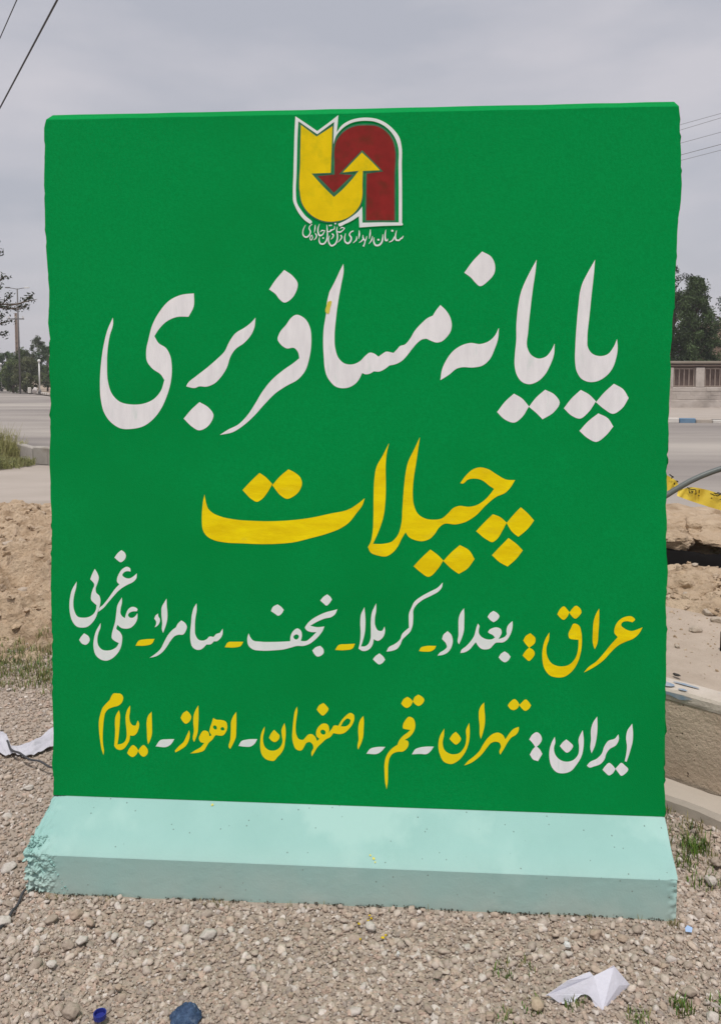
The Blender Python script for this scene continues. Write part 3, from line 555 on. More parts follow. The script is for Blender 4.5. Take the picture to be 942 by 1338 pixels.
def stone(name, loc, r, seed, col, label, group=None, cat='stone', sc3=(1, .8, .6), sub=2, rough=.25, cuts=4, mt=None, rz=None):
    V, F = rock_shape(sub, seed, rough, cuts); V = V * np.array(sc3) * r
    a = rz if rz is not None else seed * 1.7; ca, sa = math.cos(a), math.sin(a); V = V @ np.array([[ca, sa, 0], [-sa, ca, 0], [0, 0, 1]])
    C = np.tile(np.array([*col, 1.0]), (len(V), 1)); o = link(name, fast_mesh(name, V, F, C, True), mt or STONE); o.location = loc
    return tag(o, label, cat, group)

cp_ = []
for _ in range(420):
    t_ = random.random() ** 2.6; z_ = random.uniform(.0, zl * 1.25); x_ = fl_ + .004 + .12 * t_ * (1.1 - .5 * z_ / zl)
    o_ = LIPD - .016 * (1 - t_) if z_ < zl else LIPD - (z_ - zl) * 1.3 - .006; q_ = Vector((ORG.x, ORG.y, 0)) + XA * x_ + NF * o_ + ZA * z_; cp_.append(tuple(q_))
for _ in range(160):
    z_ = random.uniform(.0, zl * 1.2); q_ = Vector((ORG.x, ORG.y, 0)) + XA * (fl_ + .004) + NF * random.uniform(-.1, LIPD - .012) + ZA * z_; cp_.append(tuple(q_))
cp_ = np.array(cp_); o = scatter('chipped_aggregate', cp_, .0018 + .0036 * rng.uniform(0, 1, len(cp_)) ** 2, 1, mat('mint_painted_aggregate', (.9, .9, .9), None, 90, .8, .5, 200, attr=True, dist=.002), pal=np.array([(.30, .51, .475), (.29, .49, .45), (.33, .54, .50), (.27, .46, .42)]), smooth=False, rough=.5, parent=barrier); o['kind'] = 'stuff'
# ------------------------------------------------------------------ ground
def sheet(name, poly, z, material, kind='structure'):
    m = MB(); m.add([(x, y, z) for x, y in poly], [tuple(range(len(poly)))]); o = m.build(name, material); o['kind'] = kind; return o
sheet('ground', [(-1500, -1500), (1500, -1500), (1500, 1500), (-1500, 1500)], -.06, SOIL)
def fbm(x, y, s, o=4):
    return noise.fractal((x * s, y * s, s), 1.0, 2.0, o)
def gz(x, y): return .010 * fbm(x, y, 1.1, 2) + .004 * fbm(x + 9, y, 6, 2)
def field(name, xs, ys, zf, material):
    X, Y = np.meshgrid(xs, ys); Z = np.array([[zf(x, y) for x in xs] for y in ys]); nx, ny = len(xs), len(ys)
    V = np.stack([X.ravel(), Y.ravel(), Z.ravel()], -1); i = np.arange(nx - 1); j = np.arange(ny - 1); I, J = np.meshgrid(i, j); k = (J * nx + I).ravel()
    F = np.stack([k, k + 1, k + nx + 1, k + nx], -1); o = link(name, fast_mesh(name, V, F, None, name != 'dirt_mound'), material); o['kind'] = 'structure'; return o
field('gravel_ground', np.linspace(-6, 6, 240), np.linspace(-3, 4.6, 160), gz, GRAVEL)

KE = Vector((1.067, 2.67)); KD = Vector((.743, -.67)).normalized(); KN = Vector((.67, .743)).normalized()
def sstep(a, b, x): t = min(max((x - a) / (b - a), 0), 1); return t * t * (3 - 2 * t)
LPY = [2, 3.75, 4.05, 4.6, 5.5, 6.6, 7.1, 8.3, 9.5]; LPZ = [-.06, -.04, .01, .13, .23, .31, .28, -.02, -.08]
def dz(x, y):
    nzv = .045 * fbm(x, y, .9, 3) + .055 * fbm(x + 3, y, 3.2, 3) + .05 * fbm(x, y + 5, 7, 4) + .095 * (.4 - abs(fbm(x * .8 + 7 + y * .3, y * 1.3, 5.5, 3))) * (1.3 - sstep(5, 6.2, y)) + .022 * fbm(x, y + 5, 24, 3)
    hl = float(np.interp(y, LPY, LPZ)); a = sstep(.0, .06, hl + .04)
    hl += nzv * a * (1 if y < 7.4 else .3)
    rel = Vector((x, y)) - KE; s = rel.dot(KN)
    hr = -.05 + .47 * sstep(.72, 1.05, s); hr *= 1
    if hr > .2:
        hr += (.03 * fbm(x, y, 2.2, 3) + .03 * fbm(x + 3, y, 7, 3) + .014 * fbm(x, y + 5, 20, 2)) * sstep(.85, 1.2, s)
    pit = sstep(4.33, 4.5, y) * (1 - sstep(5.55, 5.8, y)) * sstep(1.1, 1.4, x) * (1 - sstep(3.2, 3.6, x))
    hr -= .95 * pit
    hr = hr * (1 - sstep(5.9, 7.2, y)) - .08 * sstep(5.9, 7.2, y)
    t = sstep(-.3, .6, x); return hl * (1 - t) + hr * t
_xs = np.concatenate([np.linspace(-9, -4.1, 50), np.linspace(-4, -1.2, 200), np.linspace(-1.1, 1.2, 30), np.linspace(1.22, 3.0, 130), np.linspace(3.1, 6, 30)])
field('dirt_mound', _xs, np.concatenate([np.linspace(2.3, 3.55, 14), np.linspace(3.6, 7.6, 250), np.linspace(7.7, 9.2, 16)]), dz, DIRT)

# slab behind the kerb, and the kerb itself
kerb_len = (-1.17, 4.2)
def kp(t, s, z): q = KE + KD * t + KN * s; return (q.x, q.y, z)
m = MB(); N_ = 60; vs = []; fs = []
for i in range(N_ + 1):
    t = kerb_len[0] + (kerb_len[1] - kerb_len[0]) * i / N_
    for s in (.0, .25, .5, .75, 1.0): vs.append(kp(t, s + .101, .382 + .006 * noise.noise((t * 3, s * 3, 1))))
for i in range(N_):
    for k in range(4): fs.append((i * 5 + k, (i + 1) * 5 + k, (i + 1) * 5 + k + 1, i * 5 + k + 1))
m.add(vs, fs); o = m.build('pavement_slab', SLAB, smooth=True); o['kind'] = 'structure'
kerb = empty('retaining_kerb', (KE.x, KE.y, 0), 'low stained concrete retaining kerb with blue paint traces, right of the barrier', 'kerb')
def strip(name, prof, material, t0, t1, n, amp, parent, freq=7):
    vs = []; fs = []; k = len(prof)
    for i in range(n + 1):
        t = t0 + (t1 - t0) * i / n
        for s, z in prof: vs.append(Vector(kp(t, s, z)) + Vector((KN.x, KN.y, .5)) * amp * noise.fractal((t * freq, s * freq * 2, z * freq * 2), 1, 2, 3))
    for i in range(n):
        for j in range(k - 1): fs.append((i * k + j, i * k + j + 1, (i + 1) * k + j + 1, (i + 1) * k + j))
    fs += [tuple(range(k)), tuple(n * k + j for j in range(k - 1, -1, -1))]
    m = MB(); m.add(vs, fs); return m.build(name, material, parent, smooth=False)
strip('wall_face', [(.004, -.05), (.0, .10), (-.004, .2), (-.002, .30), (.0, .348), (.10, .349)], SLABFACE, kerb_len[0], kerb_len[1], 320, .007, kerb)
o = strip('coping', [(-.002, .3495), (-.004, .36), (-.003, .38), (.004, .390), (.05, .392), (.10, .388), (.1005, .35)], KERBTOP, kerb_len[0], kerb_len[1], 320, .003, kerb)
o['label'] = 'pale top band with worn blue paint'
for k, (t0, t1, s0_, s1_) in enumerate(((-.03, .05, .0, .045), (.06, .10, .0, .02), (-.06, -.035, .02, .06), (.02, .13, .05, .07))):
    m = MB(); q_ = [kp(t0 + (t1 - t0) * (.5 + .5 * math.cos(a_) * random.uniform(.6, 1.1)), s0_ + (s1_ - s0_) * (.5 + .5 * math.sin(a_) * random.uniform(.6, 1.1)), .3955) for a_ in [6.283 * i_ / 11 for i_ in range(11)]]; m.add(q_, [tuple(range(11))]); m.build('paint_patch', FBLUE, kerb)
m = MB(); q_ = [kp(t_, -.0065, z_) for t_, z_ in ((-.05, .372), (.0, .366), (.04, .370), (.075, .362), (.10, .368), (.12, .376), (.09, .381), (.03, .380), (-.03, .379))]; m.add(q_, [tuple(range(9))]); m.build('paint_patch', FBLUE, kerb)
strip('footing', [(-.10, -.05), (-.10, .035), (-.09, .052), (-.04, .062), (-.006, .066)], KGREY, kerb_len[0] + .9, kerb_len[1], 260, .006, kerb)

# road, path, verge, pavement
KP = [(-95, 176), (-60, 118), (-39, 83), (-22.6, 55.4), (-12, 38), (-5, 29), (0, 25.8), (4, 24.9), (9.7, 24.3), (20, 23.9), (60, 22.5)]
sheet('road', [(-120, 7.0), (60, 7.0)] + KP[::-1] + [(-120, 176)], -.02, ROAD)
sheet('dusty_path', [(-30, 5.8), (-1.5, 6.5), (1.0, 8.2), (-2, 12.4), (-5.5, 12.75), (-8, 12.5), (-30, 11.5)], -.012, PATH)
KPb = [(x * 1.0 - (.9 if x < 0 else 0), y + .2) for x, y in KP]
sheet('verge', [(-300, 300)] + [(x - .1, y + .16) for x, y in KP[:8]] + [(4.05, 60), (4, 300)], .08, SOIL)
sheet('pavement', [(4.05, 25.05), (9.7, 24.46), (20, 24.06), (60, 22.66), (60, 40), (4.05, 40)], .09, PATH)
road_kerb = empty('road_kerb', (9.7, 24.3, 0), kind='structure')
kme = {}
for nm, mt in (('w', KWHITE), ('b', KBLUE), ('g', KGREY)):
    mb = MB().bbox((0, 0, 0), (.50, .15, .16), b=.015); me = mb.mesh('kerb_stone'); me.materials.append(mt); kme[nm] = me
def along(poly, step, start=0):
    out_ = []; d = -start
    for (x0, y0), (x1, y1) in zip(poly, poly[1:]):
        l = math.hypot(x1 - x0, y1 - y0); a = math.atan2(y1 - y0, x1 - x0)
        while d + step / 2 < l:
            if d + step / 2 >= 0: t = (d + step / 2) / l; out_.append((x0 + (x1 - x0) * t, y0 + (y1 - y0) * t, a))
            d += step
        d -= l
    return out_
i = 0
for x, y, a in along(KP[2:], .52):
    if x > 32 or y > 84: continue
    u = 471 + x / y * 1000
    if x < 6: c = 'w' if i % 2 == 0 else 'g'
    else: c = 'b' if 883 <= u <= 905 else ('w' if u < 918 else ('g' if (i // 2) % 2 else 'w'))
    o = bpy.data.objects.new('kerb_stone', kme[c]); sc.collection.objects.link(o); o.parent = road_kerb; o.matrix_parent_inverse = Matrix.Translation((-9.7, -24.3, 0))
    sink = random.uniform(-.012, .01) - (.05 if u > 918 and x > 6 else 0); o.location = (x, y + .08, .055 + sink + (.07 if x < -4 else 0)); o.rotation_euler = (0, 0, a + random.uniform(-.02, .02)); i += 1

# low concrete channel wall at the left, in separate blocks
cw = empty('channel_wall', (-5.3, 12.8, 0), 'low pale concrete channel wall by the road, left of the barrier', 'wall')
a, b, c, d = G(20, 596), G(45.5, 605), G(66, 606.5), G(100, 615)
for k, (p, q) in enumerate(((a + (a - b) * .9, a), (a, b), (b, c), (c, d))):
    dv = q - p; l = dv.length; mb = MB(); mb.bbox(((p.x + q.x) / 2, (p.y + q.y) / 2 + .06, .13 - .02 * (k < 1)), (l - .03, .13, .30 - .05 * (k < 2)), math.atan2(dv.y, dv.x), .015, .006)
    mb.build('concrete_block', CONC, cw)

# ------------------------------------------------------------------ boundary wall at the right
WY0, WY1 = 34.5, 31.5
bw = empty('boundary_wall', (14, 33, 0), 'pale stone boundary wall with barred openings across the road', 'wall')
def wx(u): return u       # along the wall we use world X
ang = math.atan2(-1.0, 14.0)
def wp(x, off=0): return Vector((x, 33.3 + (x - 14) * math.tan(ang), 0)) + Vector((-math.sin(ang), math.cos(ang), 0)) * off
def wbox(mb, x0, x1, z0, z1, dep, off=0, b=.012, jit=0):
    p, q = wp(x0, off), wp(x1, off); l = (q - p).length; mb.bbox(((p.x + q.x) / 2, (p.y + q.y) / 2, (z0 + z1) / 2), (l, dep, z1 - z0), ang, b, jit)
stone_me = []
mb = MB(); wbox(mb, 4.2, 32, .05, .98, .26, 0); mb.build('wall_core', BSTONE, bw)
mb = MB(); wbox(mb, 4.2, 32, .05, .42, .34, 0); mb.build('plinth', BSTONE, bw)
cop = MB(); wbox(cop, 4.2, 32, 1.99, 2.10, .44, 0, .02); cop.build('coping', COPING, bw)
lin = MB(); wbox(lin, 4.2, 32, 1.90, 1.94, .30, 0); lin.build('rail', RUST, bw)
lin = MB(); wbox(lin, 4.2, 32, 1.822, 1.988, .16, .06); lin.build('lintel', PANELB, bw)
per = 1.30; x = 14.66 - per * 7
nb = 0
while x < 31:
    pm = MB(); wbox(pm, x - .18, x + .18, .982, 1.818, .30, 0); pm.build('pillar', BSTONE, bw)
    # grille in the opening
    fr = MB()
    for zz in (1.02, 1.77): wbox(fr, x + .19, x + per - .19, zz - .02, zz + .02, .04, -.04, .005)
    if x > 11.5 and x < 25:
        g = fr.build('grille_frame', RUST, bw)
        nbar = 5
        for k in range(nbar):
            xx = x + .24 + (per - .48) * k / (nbar - 1); bm_ = MB(); wbox(bm_, xx - .02, xx + .02, 1.0, 1.79, .02, -.045, .004); bm_.build('bar', RUST, bw)
        bk = MB(); wbox(bk, x + .185, x + per - .185, .985, 1.815, .02, .06, .002); bk.build('backing_sheet', PANELB, bw)
    x += per
# facing stones of the lower wall, big irregular courses
z = .44
for row in range(3):
    h = (.975 - .44) / 3; x = 11.2 + random.uniform(0, .3)
    while x < 19.5:
        l = random.uniform(.45, .95); mb = MB(); wbox(mb, x + .005, x + l - .005, z + .004, z + h - .004, .05, -.118 + random.uniform(-.008, .008), .01, .004); mb.build('stone', BSTONE, bw); x += l
    z += h

# tan building behind
bd = empty('brick_building', (26, 48, 0), 'tan brick house with flat roof behind the trees, beyond the wall', 'house')
mb = MB(); mb.box((29.3, 49, 1.8), (13.6, 7, 3.6)); mb.build('lower_wall', mat('brown_plaster', (.26, .19, .14), (.32, .24, .18), 1, .9), bd)
mb = MB(); mb.box((29.3, 49, 4.15), (13.3, 6.8, 1.09)); mb.build('upper_wall', BUILD, bd)
mb = MB(); mb.box((29.3, 49, 4.8), (14, 7.5, .2)); mb.build('roof_slab', CONC, bd)
for wxp in (25, 29, 33):
    mb = MB(); mb.box((wxp, 45.48, 2.0), (1.5, .06, 1.3)); wn = mb.build('window', CONC, bd)
    mb = MB(); mb.box((wxp, 45.44, 2.0), (1.3, .04, 1.1)); mb.build('pane', GLASSD, wn)

# ------------------------------------------------------------------ trees
def leaves(C, rad, n, size, col, colvar=.3, aspect=.5, droop=0):
    """C (k,3) clump centres, rad (k,) radii -> leaf quads"""
    k = rng.integers(0, len(C), n); dirs = rng.normal(size=(n, 3)); dirs /= np.linalg.norm(dirs, axis=1)[:, None]
    P = C[k] + dirs * (rng.uniform(.15, 1, n) ** .6 * rad[k])[:, None]
    Rm = rotmats(n); s = rng.uniform(.6, 1.3, n) * size
    a = Rm[:, :, 0] * s[:, None]; b = Rm[:, :, 1] * (s * aspect)[:, None]
    if droop: a[:, 2] -= droop * s
    V = np.stack([P - a, P + b, P + a, P - b], 1).reshape(-1, 3); F = np.arange(n * 4).reshape(-1, 4)
    base = np.array(col) * rng.uniform(1 - colvar, 1 + colvar, (len(C), 1)); c = base[k] * rng.uniform(.75, 1.25, (n, 1)); c = np.repeat(np.concatenate([c, np.ones((n, 1))], 1), 4, 0)
    return V, F, c
def tree(loc, h, crown_r, z0, col, label, nclump=60, nleaf=5000, size=.08, shape='round', group=None, trunk_r=.12, lean=(0, 0), name='tree', aspect=.45):
    o = empty(name, loc, label, 'tree', group); x, y, z = loc
    tops = []; tr = MB(); top = Vector((x + lean[0], y + lean[1], z + h * .8)); base = Vector((x, y, z - .05))
    pts = [base.lerp(top, t) + Vector((random.uniform(-.05, .05), random.uniform(-.05, .05), 0)) * h * .3 for t in (0, .25, .5, .75, 1)]; tr.tube(pts, [trunk_r, trunk_r * .8, trunk_r * .6, trunk_r * .4, trunk_r * .15], 7)
    C = []; rr = []
    for i in range(nclump):
        t = (i + random.random()) / nclump; zz = z0 + (h - z0) * t
        if shape == 'cone': R_ = crown_r * (1 - t) ** .7 * (.75 + .5 * random.random()) + .1
        elif shape == 'open': R_ = crown_r * math.sin(math.pi * (.15 + .8 * t)) * random.uniform(.3, 1.15)
        else: R_ = crown_r * math.sqrt(max(.05, 1 - (2 * t - 1) ** 2)) * random.uniform(.45, 1.08)
        a_ = random.uniform(0, 6.283); rad_ = R_ * random.uniform(.45, 1) ** .6
        c = Vector((x + lean[0] * t + math.cos(a_) * rad_, y + lean[1] * t + math.sin(a_) * rad_, z + zz)); C.append(tuple(c)); rr.append(crown_r * random.uniform(.14, .30))
        if i % 3 == 0:
            s_ = base.lerp(top, min(1, max(.15, (zz - crown_r * .4) / (h * .8)))); mid_ = s_.lerp(c, .5) + Vector((0, 0, .06 * h * random.uniform(-.3, 1))); tr.tube([s_, mid_, c], [trunk_r * .3, trunk_r * .18, trunk_r * .06], 5, False)
    tr.build('trunk', BARK, o, True)
    V, F, c = leaves(np.array(C), np.array(rr), nleaf, size, col, .35, aspect)
    link('crown', fast_mesh('crown', V, F, c), LEAF, o); return o
# right, beyond the wall
p = A(906, 470, 37.5); tree((p.x, 37.5, 0), 6.1, 1.5, .4, (.095, .135, .06), 'dense dark evergreen tree with pointed top behind the boundary wall', 150, 22000, .06, 'cone', trunk_r=.16)
p = A(878, 470, 38.5); tree((p.x, 38.5, 0), 5.4, 1.6, 1.0, (.06, .085, .045), 'broad dark tree half hidden by the right edge of the barrier', 110, 14000, .065, 'round', trunk_r=.16)
p = A(872, 470, 39.5); tree((p.x, 39.5, 0), 7.1, 1.3, 4.2, (.04, .055, .035), 'tall sparse tree whose twigs show beside the barrier edge', 40, 2600, .06, 'open', trunk_r=.12)
p = A(948, 470, 41); tree((p.x, 41, 0), 5.8, 1.5, 3.3, (.07, .095, .075), 'bluish green tree at the right edge in front of the tan house', 36, 3000, .06, 'open', trunk_r=.14)
p = A(912, 470, 37.3); tree((p.x, 37.3, 0), 3.6, 1.0, .4, (.07, .10, .045), 'lower green bush tree in front of the dark evergreen', 50, 5200, .07, 'round', trunk_r=.08)
for k, (X_, Y_, h_) in enumerate(((10, 40, 6.2), (6, 44, 5.5), (23, 39, 5), (0, 52, 6))):
    tree((X_, Y_, 0), h_, 1.7, 1, (.045, .07, .035), ('dark tree behind the wall further left', 'dark tree at the left end of the wall', 'dark tree right of the bluish one', 'green tree beyond the bend')[k], 50, 3500, .1, 'round')
# left, beyond the road
for k, (u, Y_, top, r, col, lab, sh, nl) in enumerate((
    (52, 74, 443, 1.15, (.07, .085, .05), 'tall rounded tree standing above the others at the left roadside', 'round', 3800),
    (30, 68, 459, 1.3, (.075, .095, .045), 'green roadside tree just right of the double lamp post', 'round', 4200),
    (10, 70, 463, 1.3, (.06, .085, .04), 'dark green roadside tree left of the lamp post', 'round', 3800),
    (63, 66, 455, 1.2, (.05, .07, .04), 'dark roadside tree against the left edge of the barrier', 'round', 3600),
    (38, 62, 470, 1.15, (.095, .10, .055), 'olive coloured bush tree behind the lamp post foot', 'round', 3800),
    (18, 63, 472, 1.05, (.085, .105, .045), 'low yellowish green tree left of the lamp foot', 'round', 3600),
    (-4, 66, 464, 1.4, (.055, .08, .04), 'dark tree at the very left edge of the road', 'round', 3200),
    (78, 60, 462, 1.4, (.06, .08, .04), 'roadside tree hidden mostly behind the barrier', 'round', 2500))):
    p = A(u, 500, Y_); hh = 1.5 + (490 - top) * Y_ / 1000
    col = tuple(q_ * 1.7 for q_ in col); tree((p.x, Y_, .08), hh, r, hh * .06 if k > 3 else hh * .12, col, lab, 70, int(nl * 1.9), .075, sh, 'trees along the far side of the road', .09)  # leaf colours lightened, painting distance haze into them
for k, (u, Y_, top) in enumerate(((140, 60, 450), (220, 58, 455), (300, 62, 440), (380, 60, 455), (-70, 75, 450))):
    p = A(u, 500, Y_); tree((p.x, Y_, .08), 1.5 + (490 - top) * Y_ / 1000, 1.6, .6, (.06, .085, .04), 'roadside tree hidden by the barrier, ' + ('nearest its left edge', 'second from its left edge', 'third from its left edge', 'behind its middle')[k] if k < 4 else 'roadside tree past the left edge of the picture', 40, 1500, .14, 'round', 'trees along the far side of the road', .09)
# near tree at the left edge: sparse leafy twigs reaching into view
nt_ = empty('sparse_tree', (-9.3, 15, 0), 'sparse tree at the left edge with thin leafy twigs reaching into view', 'tree')
tr = MB(); tr.tube([(-9.3, 15, -.05), (-9.2, 15, 1.2), (-9.0, 15.05, 2.4), (-8.9, 15, 3.6), (-8.8, 15, 4.4)], [.13, .11, .09, .06, .03], 8)
LV = []
def twig(start, pts_px, Y_, n, spread, sz):
    P = [Vector(start)] + [A(u, v, Y_ + random.uniform(-.3, .3)) for u, v in pts_px]
    tr.tube(P, [.03] + [.012] * (len(P) - 2) + [.004], 5, False)
    for q in range(n):
        t = random.uniform(.0, 1) * (len(P) - 2) + 1; i_ = min(int(t), len(P) - 2); c = P[i_].lerp(P[i_ + 1], t - i_); LV.append((c, spread, sz))
for pts_ in ([(-20, 345), (-4, 335), (2, 328)], [(-20, 372), (-2, 368), (5, 362), (11, 361)], [(-20, 408), (0, 402), (20, 398), (34, 394), (49, 391)], [(-10, 405), (5, 396), (12, 388), (16, 382)],
             [(-20, 400), (2, 402), (10, 404), (24, 402), (40, 398)], [(-20, 430), (-3, 424), (8, 421), (18, 418)], [(-20, 441), (-2, 438), (5, 437), (9, 436)], [(-20, 415), (0, 412), (6, 414)], [(-20, 385), (-3, 378), (3, 371)], [(-30, 470), (-12, 462), (-2, 458)], [(-14, 380), (-3, 392), (4, 400)], [(-16, 398), (2, 400), (22, 405), (36, 401)], [(28, 397), (38, 388), (44, 386)]):
    twig((-8.9, 15, 2.0 + random.uniform(0, 1.5)), pts_, 14.6, 17, .06, .032)
for _ in range(1500):
    c = Vector((-9.1 + random.gauss(0, .8), 15 + random.gauss(0, .9), 3.3 + random.gauss(0, .7)))
    if 471 + c.x / c.y * 1000 < -6: LV.append((c, .2, .06))
C = np.array([tuple(c) for c, _, _ in LV]); n = len(C)
k = 4; Cn = np.repeat(C, k, 0); sp = np.repeat(np.array([s for _, s, _ in LV]), k); Cn = Cn + rng.normal(size=Cn.shape) * sp[:, None] * .6
Rm = rotmats(len(Cn)); sz = np.repeat(np.array([z for _, _, z in LV]), k) * rng.uniform(.6, 1.3, len(Cn)); a_ = Rm[:, :, 0] * sz[:, None]; b_ = Rm[:, :, 1] * sz[:, None] * .38
V = np.stack([Cn - a_, Cn + b_, Cn + a_, Cn - b_], 1).reshape(-1, 3); cc = np.array((.06, .075, .05)) * rng.uniform(.6, 1.4, (len(Cn), 1)); cc = np.repeat(np.concatenate([cc, np.ones((len(Cn), 1))], 1), 4, 0)
tr.build('trunk', BARK, nt_, True); link('crown', fast_mesh('crown', V, np.arange(len(V)).reshape(-1, 4), cc), LEAF, nt_)

# ------------------------------------------------------------------ roadside furniture, left
p = A(27.2, 510, 58); lp = empty('street_lamp', (p.x, p.y, .08), 'tall grey street lamp with two short arms at the left roadside', 'street lamp')
zt = A(27, 377, 58).z; m = MB(); m.tube([(p.x, p.y, .08), (p.x, p.y, zt)], [.075, .05], 8); m.build('pole', STEEL, lp, True)
for s in (-1, 1):
    m = MB(); m.tube([(p.x, p.y, zt - .05), (p.x + s * .35, p.y, zt + .02), (p.x + s * .62, p.y, zt + .05)], .025, 6); m.build('arm', STEEL, lp)
    m = MB(); m.bbox((p.x + s * .72, p.y, zt + .07), (.36, .16, .08), 0, .02); m.build('lamp_head', LWHITE if s > 0 else STEEL, lp)
p = A(24, 500, 72); up = empty('utility_pole', (p.x, p.y, .08), 'brown utility pole with a small crossarm behind the lamp post', 'utility pole')
zt = A(24, 409, 72).z; m = MB()
for s in (-1, 1): m.tube([(p.x + s * .13, p.y, .08), (p.x + s * .07, p.y, zt)], .05, 6)
m.build('pole', POLEC, up)
m = MB(); m.add([(p.x - .12, p.y + .04, .08), (p.x + .12, p.y + .04, .08), (p.x + .065, p.y + .04, zt), (p.x - .065, p.y + .04, zt)], [(0, 1, 2, 3), (3, 2, 1, 0)][:1]); m.build('web', POLEC, up)
for k in range(15):
    zz = .5 + (zt - .8) * k / 14; m = MB(); m.box((p.x, p.y, zz), (.22 - .09 * k / 14, .06, .14)); m.build('rung', POLEC, up)
m = MB(); m.box((p.x, p.y, zt - .55), (1.5, .1, .1)); m.build('crossarm', STEEL, up)
for s in (-.65, .0, .65): m = MB(); m.tube([(p.x + s, p.y, zt - .5), (p.x + s, p.y, zt - .3)], .05, 6); m.build('insulator', KWHITE, up)
for u, v0, lab in ((52.3, 471.5, 'white park lamp with round globe near the barrier edge'), (2.3, 476, 'white park lamp with round globe at the far left edge')):
    Y_ = 58 if u > 20 else 66; p = A(u, 500, Y_); t_ = empty('park_lamp', (p.x, p.y, .08), lab, 'lamp', 'white globe lamps in the roadside park'); zt = A(u, v0, Y_).z
    m = MB(); m.tube([(p.x, p.y, .35), (p.x, p.y, zt - .05)], .055, 7); m.build('post', LWHITE, t_, True); m = MB(); m.tube([(p.x, p.y, .08), (p.x, p.y, .35)], .12, 7); m.build('base', STEEL, t_, True)
    V, F = ico(2); m = MB(); m.add([Vector(v) * .12 + Vector((p.x, p.y, zt)) for v in V], [tuple(f) for f in F]); m.build('globe', LWHITE, t_, True)
p = A(46, 507, 57); stone('painted_boulder', (p.x, 57, .35), .23, 12, (.66, .62, .60), 'round whitewashed boulder on the verge beside the park lamp', sc3=(1, .9, 1.05))
for k, u in enumerate((3, 8, 12, 18, 24, 33, 39)):
    Y_ = 76 - k * 2.6; p = A(u, 505, Y_); m = MB(); m.bbox((p.x, Y_, .30), (.42, .18, .45), -.9, .03)
    tag(m.build('verge_post', KWHITE if k % 2 == 0 else KGREY), ('first', 'second', 'third', 'fourth', 'fifth', 'sixth', 'seventh')[k] + ' short concrete post from the left behind the left kerb', 'post', 'short posts behind the left kerb')

# ------------------------------------------------------------------ wires
def wire(pts, r, label, group, sag=0):
    P = [Vector(p) for p in pts]; q = []
    n = 24
    for i in range(n + 1): t = i / n; c = P[0].lerp(P[1], t); c.z -= sag * 4 * t * (1 - t); q.append(c)
    m = MB(); m.tube(q, r, 6); return tag(m.build('overhead_wire', WIREL if 'thin wire' in label else WIRE, smooth=True), label, 'wire', group)
ends = []
for (v1, v2, lab) in ((162.8, 148, 'highest thin wire right of the barrier top'), (169.8, 153.8, 'second highest thin wire right of the barrier top'), (187, 172.5, 'middle thin wire of the five at the right'), (202.5, 188.4, 'fourth thin wire from the top, the darkest at the right'), (209.7, 196, 'lowest thin wire of the five at the right')):
    p1 = A(888.7, v1, 36); p2 = A(942, v2, 34.2); d = p2 - p1; e0, e1 = p1 - d * 14, p1 + d * 11; ends.append((e0, e1)); wire([e0, e1], .009 if v1 != 202.5 else .012, lab, 'thin power wires at the upper right')
for w_, lab in ((0, 'utility pole far behind the barrier carrying the thin wires'), (1, 'utility pole outside the right edge carrying the thin wires')):
    q = ends[0][w_]; t_ = empty('utility_pole', (q.x, q.y, 0), lab, 'utility pole'); m = MB(); m.tube([(q.x, q.y, -.1), (q.x, q.y, q.z + .3)], [.17, .1], 8); m.build('pole', POLEC, t_, True)
    for e in ends: z_ = e[w_].z; m = MB(); m.box((e[w_].x, e[w_].y, z_ - .06), (1.6, .1, .1), .5); m.build('crossarm', STEEL, t_)
for (ua, ub, r, lab) in (((75.3, 0), (0, 142), .0085, 'thick dark cable crossing the upper left corner'), ((22.5, 0), (0, 51), .0045, 'thinner cable at the extreme upper left corner')):
    p1 = A(*ua, 7.0); d1, d2 = ray(*ua), ray(*ub); Y2 = 7.0 * (d1.z / d1.y) / (d2.z / d2.y) * (1.0); p2 = A(*ub, Y2); d = p2 - p1
    wire([p1 - d * (5 / d.length * 2), p1 + d * (34 / d.length)], r, lab, 'dark cables in the upper left')
e1 = p1 + d * (34 / d.length); t_ = empty('utility_pole', (e1.x, e1.y, 0), 'utility pole outside the left edge carrying the dark cables', 'utility pole'); m = MB(); m.tube([(e1.x, e1.y, -.1), (e1.x, e1.y, 7)], [.16, .1], 8); m.build('pole', POLEC, t_, True)

